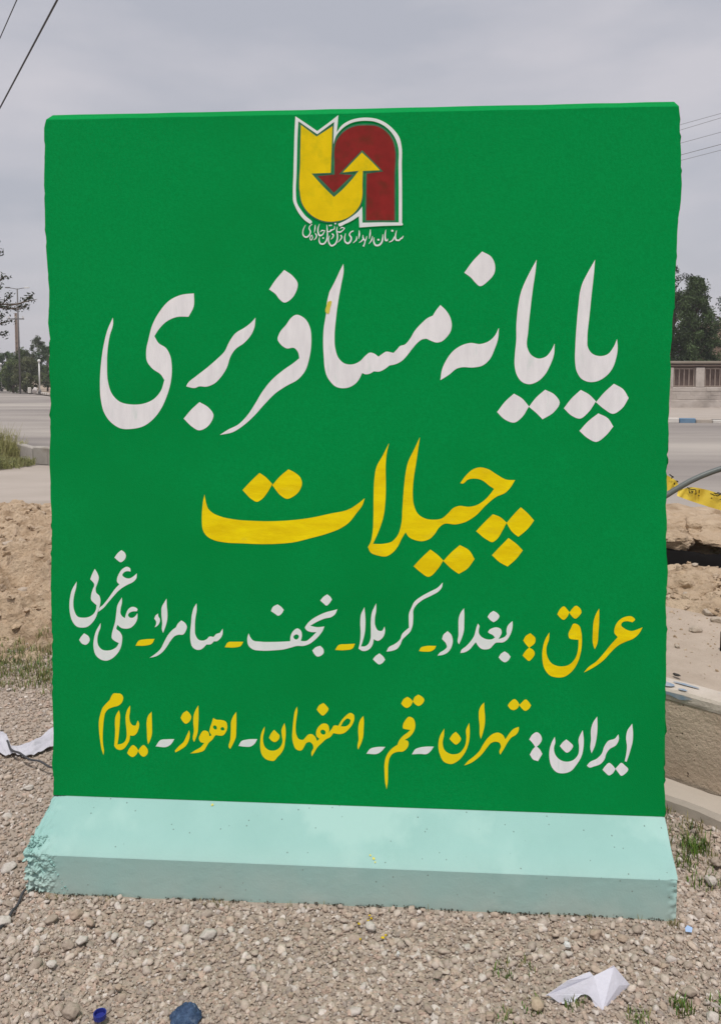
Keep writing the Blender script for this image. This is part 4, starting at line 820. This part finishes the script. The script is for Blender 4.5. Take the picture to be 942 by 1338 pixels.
# ------------------------------------------------------------------ mound details: clods, stones, pipe, tape
CL = (.46, .34, .23)
for k, (x_, y_, z_, r_, s3, lab) in enumerate((
    (1.98, 5.24, .405, .33, (1.0, .85, .40), 'large tan earth clod hanging over the dark hollow beside the barrier'),
    (2.66, 5.30, .350, .38, (1.2, .85, .36), 'second large earth clod over the dark hollow, to its right'),
    (1.45, 5.35, .40, .35, (1.1, .9, .34), 'earth clod over the hollow hidden behind the barrier edge'),
    (3.3, 5.4, .40, .34, (1.1, .9, .3), 'earth clod at the right end of the hollow, out of frame'),
    (2.35, 5.72, .36, .48, (1.5, .8, .26), 'flat earth clod lying behind the overhanging ones'),
    (1.3, 5.8, .36, .45, (1.4, .8, .3), 'flat earth clod behind, near the barrier edge'),
    (1.73, 3.86, .40, .15, (1.3, .9, .50), 'reddish earth clod with a shadowed underside at the right edge of the slab'))):
    o = stone('earth_clod', (x_, y_, z_), r_, 31 + k, CL, lab, 'earth clods on the mound', 'clod', s3, 4, .35, 2, DIRT, rz=.1 * k)
    me = o.data; co = np.empty(len(me.vertices) * 3); me.vertices.foreach_get('co', co); co = co.reshape(-1, 3); nn_ = co / (np.linalg.norm(co, axis=1)[:, None] + 1e-6)
    am = np.array([.035 * noise.fractal(Vector(c_) * 6 + Vector((k, 0, 0)), 1, 2, 3) + .022 * noise.fractal(Vector(c_) * 22, 1, 2, 3) for c_ in co]); me.vertices.foreach_set('co', (co + nn_ * am[:, None]).ravel()); me.polygons.foreach_set('use_smooth', [False] * len(me.polygons)); me.update()
n = 6000; X_ = np.concatenate([rng.uniform(-4, -1.2, 2800), rng.uniform(1.1, 3, 2600), rng.uniform(-4, 3.6, 600)]); Y_ = 3.5 + 3.6 * rng.uniform(0, 1, n) ** 1.3
P_ = []; 
for x_, y_ in zip(X_, Y_):
    z_ = dz(x_, y_)
    if z_ > .02 and (x_ < .2 or (Vector((x_, y_)) - KE).dot(KN) > .8) and z_ > -.01: P_.append((x_, y_, z_))
P_ = np.array(P_); rad = .004 + .034 * rng.uniform(0, 1, len(P_)) ** 5; P_[:, 2] += rad * .15
DP = np.array([(.48, .36, .245), (.43, .315, .21), (.53, .42, .31), (.47, .36, .26), (.50, .385, .27)])
o = scatter('mound_rubble', P_, rad, 1, STONE, pal=DP, smooth=False, rough=.6); o['kind'] = 'stuff'
SP = np.array([kp(random.uniform(-.6, 1.2), .12 + .85 * random.random() ** .7, .383) for _ in range(700)]); scatter('slab_grit', SP, .0015 + .009 * rng.uniform(0, 1, 700) ** 5, 0, STONE, pal=DP, smooth=False, rough=.5)['kind'] = 'stuff'
for k, (u, v, r_, zz, lab) in enumerate(((908, 824, .030, .40, 'pale stone on the dusty slab near the earth clod'), (884, 845, .014, .39, 'small pale stone on the slab close to the barrier'), (925, 790, .035, .46, 'angular tan stone in the dirt above the slab'),
        (897, 778, .025, .46, 'small tan stone in the dirt left of the angular one'), (908, 739, .022, .42, 'white flat stone at the near lip of the dark hollow'), (936, 812, .03, .42, 'tan stone at the right edge in the dirt'), (30, 770, .05, .2, 'flat tan stone in the middle of the left dirt mound'), (12, 712, .05, .27, 'tan stone high on the left dirt mound'))):
    for _ in range(6): p = G(u, v, zz); zz = max(dz(p.x, p.y), .385 if (Vector((p.x, p.y)) - KE).dot(KN) < 1.0 and p.x > .2 else -1)
    stone('stone', (p.x, p.y, zz + r_ * .2), r_, 50 + k, (.50, .42, .34), lab, sc3=(1, .8, .5))
m = MB(); pp = [(1.34, 4.5, .2), (1.42, 4.5, .42), (1.58, 4.5, .62), (1.80, 4.5, .79), (1.95, 4.5, .885), (2.12, 4.5, .955), (2.4, 4.5, 1.0), (2.7, 4.5, .97), (3.05, 4.5, .8), (3.3, 4.5, .5), (3.4, 4.5, .2)]
cps = [(p_[0], p_[2], False) for p_ in pp]; q = smooth_loop(cps, False, 6)
m.tube([(a_, 4.5 + .05 * math.sin(a_ * 2), b_) for a_, b_ in q], .0165, 12); tag(m.build('arched_pipe', PIPE, smooth=True), 'dark grey plastic pipe arching over the dirt right of the barrier', 'pipe')
# tape: upper and lower edge points in the photograph at its distance
def tape_piece(edge, Yd, name, parent, sub=8):
    up_ = [(a_, b_, False) for a_, b_, _, _ in edge]; lo_ = [(c_, d_, False) for _, _, c_, d_ in edge]; U = smooth_loop(up_, False, sub); Lw = smooth_loop(lo_, False, sub); vs = []; fs = []
    for i_, ((a_, b_), (c_, d_)) in enumerate(zip(U, Lw)):
        p_, q_ = A(a_, b_, Yd(i_ / len(U))), A(c_, d_, Yd(i_ / len(U)) - .01)
        for t in (0, .33, .66, 1): vs.append(p_.lerp(q_, t) + Vector((0, .004 * math.sin(i_ * .8 + t * 3), 0)))
    for i_ in range(len(U) - 1):
        for t in range(3): fs.append((i_ * 4 + t, i_ * 4 + t + 1, i_ * 4 + t + 5, i_ * 4 + t + 4))
    mm = MB(); mm.add(vs, fs); return mm.build(name, TAPE, parent, True)
tp = empty('warning_tape', (1.9, 4.5, .4), 'yellow warning tape with black writing, strung below the arched pipe', 'tape')
tape_piece([(800, 600, 803, 622), (850, 615, 850, 637), (873, 622, 872, 641), (885, 631, 881, 637), (888, 638, 884, 644)], lambda t: 4.56, 'tape_band', tp)
tape_piece([(886, 641, 884, 648), (898, 637, 893, 651.5), (921, 639.5, 912, 658), (942, 646, 942, 667), (1000, 655, 1000, 678), (1100, 650, 1100, 673), (1180, 640, 1180, 663)], lambda t: 4.46, 'tape_band', tp)
def tstroke(mb, pts, Yd, wd=1.25):
    P_ = [(590 + 0 * 1, 0)]; pts = [(860 + a_ / 11.488, 590 + b_ / 11.488) for a_, b_ in pts]; pts = pts if len(pts) > 1 else [(pts[0][0] - .6, pts[0][1]), (pts[0][0] + .6, pts[0][1] + .3)]
    for (a_, b_), (c_, d_) in zip(pts, pts[1:]):
        l = math.hypot(c_ - a_, d_ - b_) + 1e-6; nx, ny = -(d_ - b_) / l * wd / 2, (c_ - a_) / l * wd / 2; ex, ey = (c_ - a_) / l * .3, (d_ - b_) / l * .3
        mb.add([A(a_ - ex + nx, b_ - ey + ny, Yd), A(c_ + ex + nx, d_ + ey + ny, Yd), A(c_ + ex - nx, d_ + ey - ny, Yd), A(a_ - ex - nx, b_ - ey - ny, Yd)], [(0, 1, 2, 3)])
m = MB()
for s in ([(450, 558), (500, 572), (548, 566)], [(455, 575), (462, 620), (505, 622), (515, 590)], [(480, 590), (500, 600)], [(556, 575), (562, 640)], [(545, 640), (565, 635)], [(608, 578), (606, 622)], [(602, 660)],
          [(778, 633), (812, 645), (838, 662)], [(830, 625), (870, 632), (905, 640), (942, 650)], [(850, 652), (880, 668), (912, 655)], [(795, 697)], [(925, 716)], [(430, 540), (460, 556)], [(880, 615), (942, 632)]): tstroke(m, s, 4.443)
m.build('writing', INK, tp)['kind'] = 'stuff'
m = MB()
for s in ([(165, 345), (200, 372), (225, 385)], [(205, 375), (195, 405)], [(270, 440), (292, 455)], [(232, 470), (240, 495)]): tstroke(m, s, 4.545, 1.5)
m.build('writing', INK, tp)['kind'] = 'stuff'
for x_, lab in ((1.15, 'thin steel stake behind the barrier holding the tape'), (3.15, 'thin steel stake outside the right edge holding the tape')):
    m = MB(); m.tube([(x_, 4.5 if x_ > 2 else 4.58, .1), (x_, 4.48 if x_ > 2 else 4.56, 1.05)], .008, 6); tag(m.build('stake', RUST), lab, 'stake')

# ------------------------------------------------------------------ gravel
def near_foot(x_, y_):
    q_ = Vector((x_ - ORG.x, y_ - ORG.y, 0)); a_ = q_.dot(XA); o_ = q_.dot(NF); return fl_ + .006 < a_ < fr_ + .004 and -.42 < o_ < LIPD + .013
def pts_in(n, x0, x1, y0, y1, hole=True, thin=False):
    X_ = rng.uniform(x0, x1, n); Y_ = rng.uniform(y0, y1, n); r_ = []
    for x_, y_ in zip(X_, Y_):
        if hole and near_foot(x_, y_): continue
        s_ = (Vector((x_, y_)) - KE).dot(KN)
        if x_ > .3 and s_ > -.09: continue
        u_ = 471 + 1000 * x_ / max(y_, .3)
        if y_ > 2.25 and not (-90 < u_ < 85 or 855 < u_ < 1010) and random.random() < .62: continue
        if thin and noise.noise((x_ * 3.2, y_ * 3.2, 8)) > .12 and random.random() < .7: continue
        r_.append((x_, y_, gz(x_, y_)))
    return np.array(r_)
P1 = np.concatenate([pts_in(32000, -1.25, 1.25, 1.5, 2.22), pts_in(32000, -2.9, -.85, 1.9, 4.4), pts_in(6500, .86, 1.9, 1.9, 2.9)])
rad = rng.uniform(.0028, .0062, len(P1)) * rng.choice([1, 1, 1.25, .8], len(P1)); P1[:, 2] += rng.uniform(-.001, .006, len(P1))
o = scatter('fine_gravel', P1, rad, 0, STONE, smooth=False, rough=.4); o['kind'] = 'stuff'
P4 = np.concatenate([pts_in(950, -1.25, 1.25, 1.80, 2.22), pts_in(220, -1.25, 1.25, 1.5, 1.8), pts_in(420, -2.9, -.85, 1.9, 4.2), pts_in(260, .86, 1.9, 1.9, 2.9)]); r4 = .009 + .006 * rng.uniform(0, 1, len(P4)) ** 2; P4[:, 2] += r4 * .25 + .003; scatter('pebbles', P4, r4, 1, STONE, smooth=True, rough=.35, pal=PAL[[0, 2, 4, 7, 9, 4, 10]])['kind'] = 'stuff'
P2 = np.concatenate([pts_in(7600, -1.25, 1.25, 1.5, 2.22, True, True), pts_in(9500, -2.9, -.85, 1.9, 4.2), pts_in(2800, .86, 1.9, 1.9, 2.9)])
rad = .0055 + .0058 * rng.uniform(0, 1, len(P2)) ** 1.6; P2[:, 2] += rad * .2 + .001
o = scatter('coarse_gravel', P2, rad, 1, STONE, smooth=False, rough=.5); o['kind'] = 'stuff'
P3_ = pts_in(26000, -5.5, 5.5, -2.5, 4.3); rad = rng.uniform(.004, .012, len(P3_)) * rng.choice([1, .7, .6], len(P3_)); o = scatter('scattered_gravel', P3_, rad, 0, STONE, smooth=True); o['kind'] = 'stuff'
COLS = [(.46, .36, .28), (.60, .55, .50), (.40, .33, .27), (.50, .40, .29)]
big = [(272, 1222, 11, 1, 'white round stone in the gravel below the left part of the foot'), (302, 1216, 6, 1, 'small pale stone just right of the white round stone'), (100, 1196, 9, 0, 'tan stone touching the gravel below the chipped corner'), (118, 1206, 7, 0, 'brown stone right below the tan one at the chipped corner'),
 (68, 1202, 9, 2, 'grey brown stone below the chipped corner, left of the tan ones'), (93, 1323, 13, 2, 'tan egg shaped stone at the bottom left'), (46, 1262, 10, 2, 'grey stone near the left edge above the egg shaped stone'), (68, 1260, 7, 1, 'pale oval stone right of the grey stone near the left edge'), (108, 1230, 9, 1, 'pale upright stone in the cluster below the foot'), (88, 1236, 9, 2, 'darker stone left of the pale upright one'),
 (155, 1290, 6, 0, 'small brown stone above the bottle cap'), (195, 1207, 6, 1, 'small pale stone under the left third of the foot'), (484, 1213, 9, 1, 'stone splashed with yellow paint in front of the foot'), (348, 1228, 5, 1, 'small pale pebble left of the middle, below the foot'), (438, 1273, 5, 1, 'pale pebble in the middle of the foreground'), (778, 1222, 9, 0, 'brown stone below the right part of the foot'),
 (812, 1226, 7, 0, 'brown stone right of the larger brown one below the foot'), (832, 1214, 8, 2, 'grey stone nearest the right end of the foot'), (742, 1246, 6, 1, 'pale stone above the folded paper'), (610, 1238, 6, 1, 'white stone in the gravel right of the yellow spots'), (900, 1298, 9, 2, 'grey stone near the right edge, above the weeds'), (930, 1330, 11, 1, 'pale stone at the bottom right corner'),
 (927, 1152, 9, 1, 'pale stone at the right edge beside the foot'), (922, 1096, 8, 0, 'brown stone under the kerb at the right edge'), (936, 1128, 9, 2, 'grey stone between the kerb and the pale stone'), (700, 1312, 11, 3, 'flat tan stone left of the folded paper'), (572, 1275, 7, 2, 'grey stone in the foreground right of the middle'), (560, 1318, 7, 2, 'grey stone at the bottom edge right of the middle'),
 (12, 1136, 10, 1, 'long pale stone left of the chipped corner'), (5, 1206, 11, 1, 'pale stone at the left edge beside the dark wire'), (30, 1122, 7, 0, 'brown stone between the chipped corner and the long pale stone'), (12, 1182, 8, 2, 'grey stone above the dark wire at the left edge'), (150, 1224, 6, 1, 'pale pebble right of the stone cluster'), (520, 1316, 5, 1, 'pale pebble at the bottom edge near the middle'),
 (380, 1300, 5, 0, 'brown pebble in the foreground left of the middle'), (640, 1328, 7, 0, 'brown stone at the bottom edge left of the paper'), (240, 1275, 5, 2, 'grey pebble above the blue rag'), (38, 1030, 6, 1, 'pale stone left of the barrier below the white sheet'), (10, 1068, 7, 1, 'pale stone at the left edge half way down the gravel'), (868, 1262, 6, 0, 'brown stone between the paper and the right edge')]
for k, (u, v, r_, ci, lab) in enumerate(big):
    p = G(u, v, .01); r_ = r_ * .00178 * (p.y / 1.85)
    if near_foot(p.x, p.y): continue
    if (Vector((p.x, p.y)) - KE).dot(KN) > -.1 and p.x > .3: continue
    stone('stone', (p.x, p.y, .006 + r_ * .42), r_, 100 + k, COLS[ci], lab, 'larger stones lying in the gravel', sc3=(1.1, .85, .62), sub=2, rough=.3, cuts=5)
yp = []
for u, v in ((483, 1197), (485, 1201), (481, 1204), (471, 1228), (504, 1223), (500, 1226), (469, 1208), (482, 1214)): p = G(u, v, .012); yp.append((p.x, p.y, .014))
P = np.array(yp); scatter('yellow_paint_spots', P, np.full(len(P), .0042), 1, STONE, pal=np.array([(.70, .50, .02)]))['kind'] = 'stuff'
# dark grains added along the foot, painting in its contact shadow line
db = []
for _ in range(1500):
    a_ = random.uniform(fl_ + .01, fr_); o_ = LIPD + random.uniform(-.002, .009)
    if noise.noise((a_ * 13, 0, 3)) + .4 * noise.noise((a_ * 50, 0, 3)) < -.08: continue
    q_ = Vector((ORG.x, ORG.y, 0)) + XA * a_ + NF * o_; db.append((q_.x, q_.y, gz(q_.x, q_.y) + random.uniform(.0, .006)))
db = np.array(db); scatter('contact_shade_grains', db, .0012 + .0022 * rng.uniform(0, 1, len(db)) ** 2, 0, STONE, pal=np.array([(.05, .045, .03), (.08, .065, .045), (.035, .035, .025), (.12, .10, .07)]), smooth=False, rough=.6)['kind'] = 'stuff'
# ------------------------------------------------------------------ weeds and grass
def blades(name, pts, n_each, h, col, spread=.03, label=None, group=None, stuff=False, wid=.0016, dry=.2):
    V = []; C = []
    for (x_, y_, z_) in pts:
        for _ in range(n_each):
            a_ = random.uniform(0, 6.283); r_ = spread * random.random() ** .7; bx, by = x_ + math.cos(a_) * r_, y_ + math.sin(a_) * r_; hh = h * random.uniform(.4, 1.1); th = random.uniform(0, 6.283); ln = hh * random.uniform(.1, .8)
            wx_, wy_ = math.cos(th + 1.57) * wid, math.sin(th + 1.57) * wid; mx_, my_ = bx + math.cos(th) * ln * .35, by + math.sin(th) * ln * .35
            V += [(bx - wx_, by - wy_, z_ - .003), (bx + wx_, by + wy_, z_ - .003), (mx_ + wx_ * .9, my_ + wy_ * .9, z_ + hh * .6), (mx_ - wx_ * .9, my_ - wy_ * .9, z_ + hh * .6)]
            tx, ty = bx + math.cos(th) * ln, by + math.sin(th) * ln; V += [(mx_ - wx_ * .9, my_ - wy_ * .9, z_ + hh * .6), (mx_ + wx_ * .9, my_ + wy_ * .9, z_ + hh * .6), (tx + wx_ * .15, ty + wy_ * .15, z_ + hh), (tx - wx_ * .15, ty - wy_ * .15, z_ + hh)]
            c_ = (.30, .25, .13) if random.random() < dry else tuple(q_ * random.uniform(.7, 1.3) for q_ in col); C += [(*c_, 1)] * 8
    V = np.array(V); o = link(name, fast_mesh(name, V, np.arange(len(V)).reshape(-1, 4), np.array(C)), WEED)
    if stuff: o['kind'] = 'stuff'
    else: tag(o, label, 'weed', group)
    return o
gp = []
for _ in range(760):
    x_, y_ = random.uniform(-2.9, -1.2), random.gauss(3.86, .17)
    if noise.noise((x_ * 3, y_ * 3, 2)) > -.25: gp.append((x_, y_, max(dz(x_, y_), gz(x_, y_))))
blades('grass_patch', gp, 12, .036, (.20, .235, .095), .04, stuff=True, wid=.0017, dry=.33)
gp = []
for _ in range(240):
    t_ = random.uniform(-.3, .9); s_ = random.uniform(-.32, -.11); q_ = KE + KD * t_ + KN * s_; gp.append((q_.x, q_.y, gz(q_.x, q_.y)))
blades('kerb_side_grass', gp, 5, .035, (.13, .16, .07), .03, stuff=True, dry=.4)
for u, v, n_, h_, lab in ((908, 1110, 110, .05, 'green grass tuft at the foot of the kerb right of the barrier'), (895, 1128, 60, .035, 'small green tuft beside the barrier foot'), (915, 1155, 30, .04, 'small weed below the kerb tuft'), (938, 1150, 30, .04, 'weed at the right edge of the gravel'), (657, 1272, 30, .022, 'small green weed in the gravel left of the paper'), (698, 1318, 40, .018, 'bright green weed left of the folded paper'),
                    (750, 1312, 60, .024, 'green weed growing under the folded paper'), (890, 1322, 70, .025, 'green weed in the gravel right of the paper'), (690, 1268, 15, .02, 'faint weed in the gravel above the paper'), (835, 1335, 50, .02, 'weed at the bottom edge right of the paper'), (655, 1332, 30, .02, 'weed at the bottom edge left of the paper'), (938, 1322, 30, .022, 'weed at the bottom right corner')):
    p = G(u, v); blades('weed_tuft', [(p.x, p.y, gz(p.x, p.y) + .003)], n_, h_, (.14, .20, .05), .03 if v > 1200 else .045, lab, 'weeds in the gravel', wid=.0016, dry=.1)
gp = [];
for _ in range(70):
    x_ = random.choice([random.gauss(80, 12), random.gauss(140, 10), random.gauss(278, 8), random.uniform(300, 860), random.gauss(880, 4)]); b_ = 1174 + (x_ - 60) * .039; p = G(x_, b_ + 2); gp.append((p.x, p.y, gz(p.x, p.y)))
blades('dry_straw', gp, 4, .018, (.22, .19, .12), .014, stuff=True, wid=.0009, dry=.7)
def bushy(name, loc, h, r, n, col, lab):
    C = np.array([(loc[0] + random.gauss(0, r * .5), loc[1] + random.gauss(0, r * .5), h * random.random() ** 1.3) for _ in range(46)]); o = empty(name, loc, lab, 'plant', 'weedy plants by the channel wall')
    V, F, c = leaves(C, np.full(len(C), r * .2), n, .016, col, .35, .35); V2 = []; C2 = []
    for _ in range(260):
        a_ = random.uniform(0, 6.28); q_ = r * random.random() ** .5; bx, by = loc[0] + math.cos(a_) * q_, loc[1] + math.sin(a_) * q_; hh = h * random.uniform(.4, 1.25); dx, dy = random.gauss(0, .25) * hh, random.gauss(0, .25) * hh; w_ = .004
        V2 += [(bx - w_, by, 0), (bx + w_, by, 0), (bx + dx + w_ * .3, by + dy, hh), (bx + dx - w_ * .3, by + dy, hh)]; k_ = random.uniform(.7, 1.3); C2 += [(.42 * k_, .38 * k_, .20 * k_, 1) if random.random() < .4 else (col[0] * k_, col[1] * k_, col[2] * k_, 1)] * 4
    V = np.concatenate([V, np.array(V2)]); c = np.concatenate([c, np.array(C2)]); F = np.arange(len(V)).reshape(-1, 4)
    link('leaves', fast_mesh('leaves', V, F, c), WEED, o)
    m = MB()
    for c_ in C[:14]: m.tube([(loc[0], loc[1], 0), tuple(c_)], [.006, .002], 4, False)
    m.build('stem', BARK, o)
for u, v, h_, r_, lab in ((-8, 600, .55, .30, 'yellowish weed bush at the left frame edge by the channel wall'), (5, 598, .44, .24, 'tall yellow green weed bush left of the channel wall'), (15, 599, .30, .20, 'weed bush with pale tips against the channel wall'), (8, 611, .14, .26, 'low green weeds in front of the tall bush'), (28, 608, .12, .22, 'low green weeds at the foot of the channel wall'), (-12, 612, .2, .3, 'low weeds outside the left edge')):
    p = G(u, v); bushy('weed_bush', (p.x, p.y, -.02), h_, r_, 1000, (.34, .31, .15) if h_ > .25 else (.26, .26, .13), lab)

# ------------------------------------------------------------------ litter, and the shade sheet in the hollow
def cloth(name, center, half, f, material, label, cat, n=22):
    vs = []; fs = []
    for j in range(n + 1):
        for i_ in range(n + 1): vs.append(f(i_ / n, j / n))
    for j in range(n):
        for i_ in range(n): a_ = j * (n + 1) + i_; fs.append((a_, a_ + 1, a_ + n + 2, a_ + n + 1))
    m = MB(); m.add(vs, fs); o = m.build(name, material, smooth=True); md = o.modifiers.new('thick', 'SOLIDIFY'); md.thickness = .0008; return tag(o, label, cat)
UE = [(-25, 944), (-4, 952), (9, 958), (13, 975), (26, 976), (44, 967), (60, 958), (80, 944), (110, 940)]; LE = [(-25, 985), (-4, 984), (8, 986), (18, 984), (30, 988), (46, 984), (62, 978), (82, 970), (110, 962)]
def sheetf(s, t):
    k = s * (len(UE) - 1); i_ = min(int(k), len(UE) - 2); f_ = k - i_
    u0 = UE[i_][0] * (1 - f_) + UE[i_ + 1][0] * f_; v0 = UE[i_][1] * (1 - f_) + UE[i_ + 1][1] * f_; u1 = LE[i_][0] * (1 - f_) + LE[i_ + 1][0] * f_; v1 = LE[i_][1] * (1 - f_) + LE[i_ + 1][1] * f_
    p = G(u0 + (u1 - u0) * t, v0 + (v1 - v0) * t, .02); p.z = .016 + .022 * max(0, noise.noise((s * 7, t * 2.4, 3))) + .016 * math.sin(t * math.pi) + .008 * noise.noise((s * 22, t * 6, 5)); return p
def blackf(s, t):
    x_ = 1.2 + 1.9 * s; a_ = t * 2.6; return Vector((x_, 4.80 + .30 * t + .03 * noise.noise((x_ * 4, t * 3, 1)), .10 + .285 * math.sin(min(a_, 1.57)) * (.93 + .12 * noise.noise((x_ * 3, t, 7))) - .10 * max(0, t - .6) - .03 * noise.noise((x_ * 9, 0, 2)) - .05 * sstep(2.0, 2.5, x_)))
cloth('hollow_shade_sheet', None, None, blackf, BLACK, 'dark sheet added as painted shade in the hollow under the earth clods', 'sheet', 30)  # black sheet added to stand in for the deep shade of the gap
cloth('plastic_sheet', None, None, sheetf, SHEET, 'crumpled white plastic sheet on the gravel left of the barrier', 'sheet', 44)
def gwire(pts, r, label, h=.012):
    q = smooth_loop([(a_, b_, False) for a_, b_ in pts], False, 5); m = MB(); m.tube([G(a_, b_, h) + Vector((0, 0, .004 * math.sin(k_ * .9))) for k_, (a_, b_) in enumerate(q)], r, 6); tag(m.build('ground_wire', WIRE, smooth=True), label, 'wire')
gwire([(10, 968), (14, 977), (30, 987), (50, 995), (70, 1002), (90, 1005)], .004, 'thin dark wire lying over the white plastic sheet', .045)
gwire([(33, 1163), (24, 1180), (14, 1196), (0, 1214), (-12, 1232)], .004, 'dark wire running from the chipped foot corner to the left edge', .016)
# folded paper
def PG(u, v, h): p = G(u, v, h); return p
v0 = PG(716, 1300, .022); v1 = PG(731, 1311, .004); v2 = PG(757, 1314, .004); v3 = PG(787, 1320, .004); v4 = PG(823, 1287, .006); v5 = PG(801.5, 1262, .070); v6 = PG(776, 1275, .062); v7 = PG(744, 1289, .040)
arc = [PG(763 + 12 * math.cos(a_), 1314 - 15 * math.sin(a_), .004 + .02 * math.sin(a_)) for a_ in [math.pi * k_ / 8 for k_ in range(8, -1, -1)]]
pap = empty('folded_paper', (v2.x, v2.y, 0), 'folded white paper sheet standing like a tent on the gravel', 'paper')
m = MB(); top_ = [v0, v7, v6, v5]
front = [v0, v1] + arc + [v3, v5, v6, v7]; loop2 = [Vector((p.x, p.z * 1.2 + p.y, 0)) for p in front]; tris = tessellate_polygon([loop2]); m.add(front, tris)
o = m.build('front_leaf', PAPER, pap); o.modifiers.new('thick', 'SOLIDIFY').thickness = .0006
m = MB(); mid = (v3 + v5) / 2; m.add([v3 + Vector((.0003, 0, 0)), v4, v5 + Vector((.0003, 0, .0003)), mid.lerp(v4, .45) + Vector((0, -.004, .006))], [(0, 1, 3), (1, 2, 3), (2, 0, 3)]); o = m.build('side_leaf', PAPER, pap); o.modifiers.new('thick', 'SOLIDIFY').thickness = .0006
b0 = PG(712, 1301, .020); b1 = PG(741, 1281, .050); b2 = PG(770, 1269.5, .066); b25 = PG(776, 1276, .056); b3 = PG(801, 1261.5, .073)
m = MB(); m.add([b0, b1, b2, b25, b3, v5 + Vector((0, .004, -.018)), v7 + Vector((0, .006, -.012)), v0 + Vector((0, .004, -.006))], [(0, 1, 6, 7), (1, 2, 3, 6), (3, 4, 5, 6)]); o = m.build('back_leaf', PAPER, pap); o.modifiers.new('thick', 'SOLIDIFY').thickness = .0006
# bottle caps
def cap(u, v, label, tilt):
    p = G(u, v, .02); R1, R2, H = .0145, .0125, .013; N2 = 28; vs = []; fs = []
    prof_ = [(0, 0), (R1 * .9, 0), (R1, .002), (R1, H), (R2, H), (R2, .003), (0, .0025)]
    M_ = Matrix.Rotation(tilt, 3, 'X')
    for i_ in range(N2):
        a_ = 6.2832 * i_ / N2
        for j, (r_, h_) in enumerate(prof_): rr_ = r_ * (1 + (.02 if i_ % 2 and j in (2, 3) else 0)); vs.append(M_ @ Vector((rr_ * math.cos(a_), rr_ * math.sin(a_), h_)) + Vector((p.x, p.y, .014)))
    k_ = len(prof_)
    for i_ in range(N2):
        for j in range(k_ - 1): fs.append((i_ * k_ + j, ((i_ + 1) % N2) * k_ + j, ((i_ + 1) % N2) * k_ + j + 1, i_ * k_ + j + 1))
    m = MB(); m.add(vs, fs); tag(m.build('bottle_cap', BLUEP, smooth=False), label, 'cap')
cap(131, 1327, 'blue plastic bottle cap lying open side up in the gravel', .0); cap(128, 1352, 'second blue bottle cap cut by the bottom edge', -.1)
def ragf(s, t):
    a_ = s * 6.283; r_ = t ** .8; p = G(250, 1335, .0); x_ = p.x + math.cos(a_) * r_ * .037 * (1 + .15 * noise.noise((math.cos(a_) * 2, math.sin(a_) * 2, 1))) + .012 * (1 - r_); y_ = p.y + math.sin(a_) * r_ * .030 * (1 + .2 * noise.noise((math.cos(a_) * 2, math.sin(a_) * 2, 5)))
    h = .030 * (1 - r_ ** 2.2) + .016 * (.3 - abs(noise.noise((x_ * 45, y_ * 70, 2)))) + .010 * (.3 - abs(noise.noise((x_ * 110, y_ * 90, 2)))) + .006; return Vector((x_ - .012, y_, h))
cloth('blue_rag', None, None, ragf, DENIM, 'crumpled dark blue rag at the bottom edge of the gravel', 'rag', 40)
p = G(900, 1219, .01); m = MB(); m.add([p + Vector(q_) for q_ in ((-.010, 0, .004), (.004, -.006, .006), (.010, .004, .012), (-.002, .008, .016), (-.009, .006, .010))], [(0, 1, 3, 4), (1, 2, 3)]); tag(m.build('plastic_scrap', LBLUE), 'tiny pale blue plastic scrap in the gravel right of the foot', 'scrap')
p = G(739, 1237, .012)
for u, v, lab in ((741, 1237, 'small white crumpled scrap just in front of the foot'), (520, 1248, 'tiny white chip in the gravel near the middle')):
    p = G(u, v, .01); stone('white_scrap', (p.x, p.y, .014), .010 if u > 600 else .007, u, (.72, .72, .70), lab, None, 'scrap', (1, .7, .7), 2, .6, 6)
# small dark pipe end at the right edge of the slab
p = G(941, 848, .39); m = MB(); m.tube([(p.x + .01, p.y, .38), (p.x + .01, p.y, .46)], .012, 10); tag(m.build('pipe_stub', BLACK, smooth=True), 'short black pipe stub at the right edge of the slab', 'pipe')
p = G(878, 885, .39); stone('dark_scrap', (p.x + .02, p.y + .01, .395), .012, 77, (.05, .045, .04), 'small dark scrap on the kerb top beside the barrier', None, 'scrap', (1.6, .6, .4))

# ------------------------------------------------------------------ thin dusty air
hz = MB(); hz.box((0, 60, 7.4), (460, 420, 17)); hm = bpy.data.materials.new('dusty_air'); hm.use_nodes = True; hn = hm.node_tree; hn.nodes.clear()
ho = hn.nodes.new('ShaderNodeOutputMaterial'); hv = hn.nodes.new('ShaderNodeVolumePrincipled'); hv.inputs['Color'].default_value = (.86, .87, .90, 1); hv.inputs['Density'].default_value = .0012; hn.links.new(hv.outputs[0], ho.inputs['Volume'])
o = hz.build('haze', hm); o['kind'] = 'stuff'
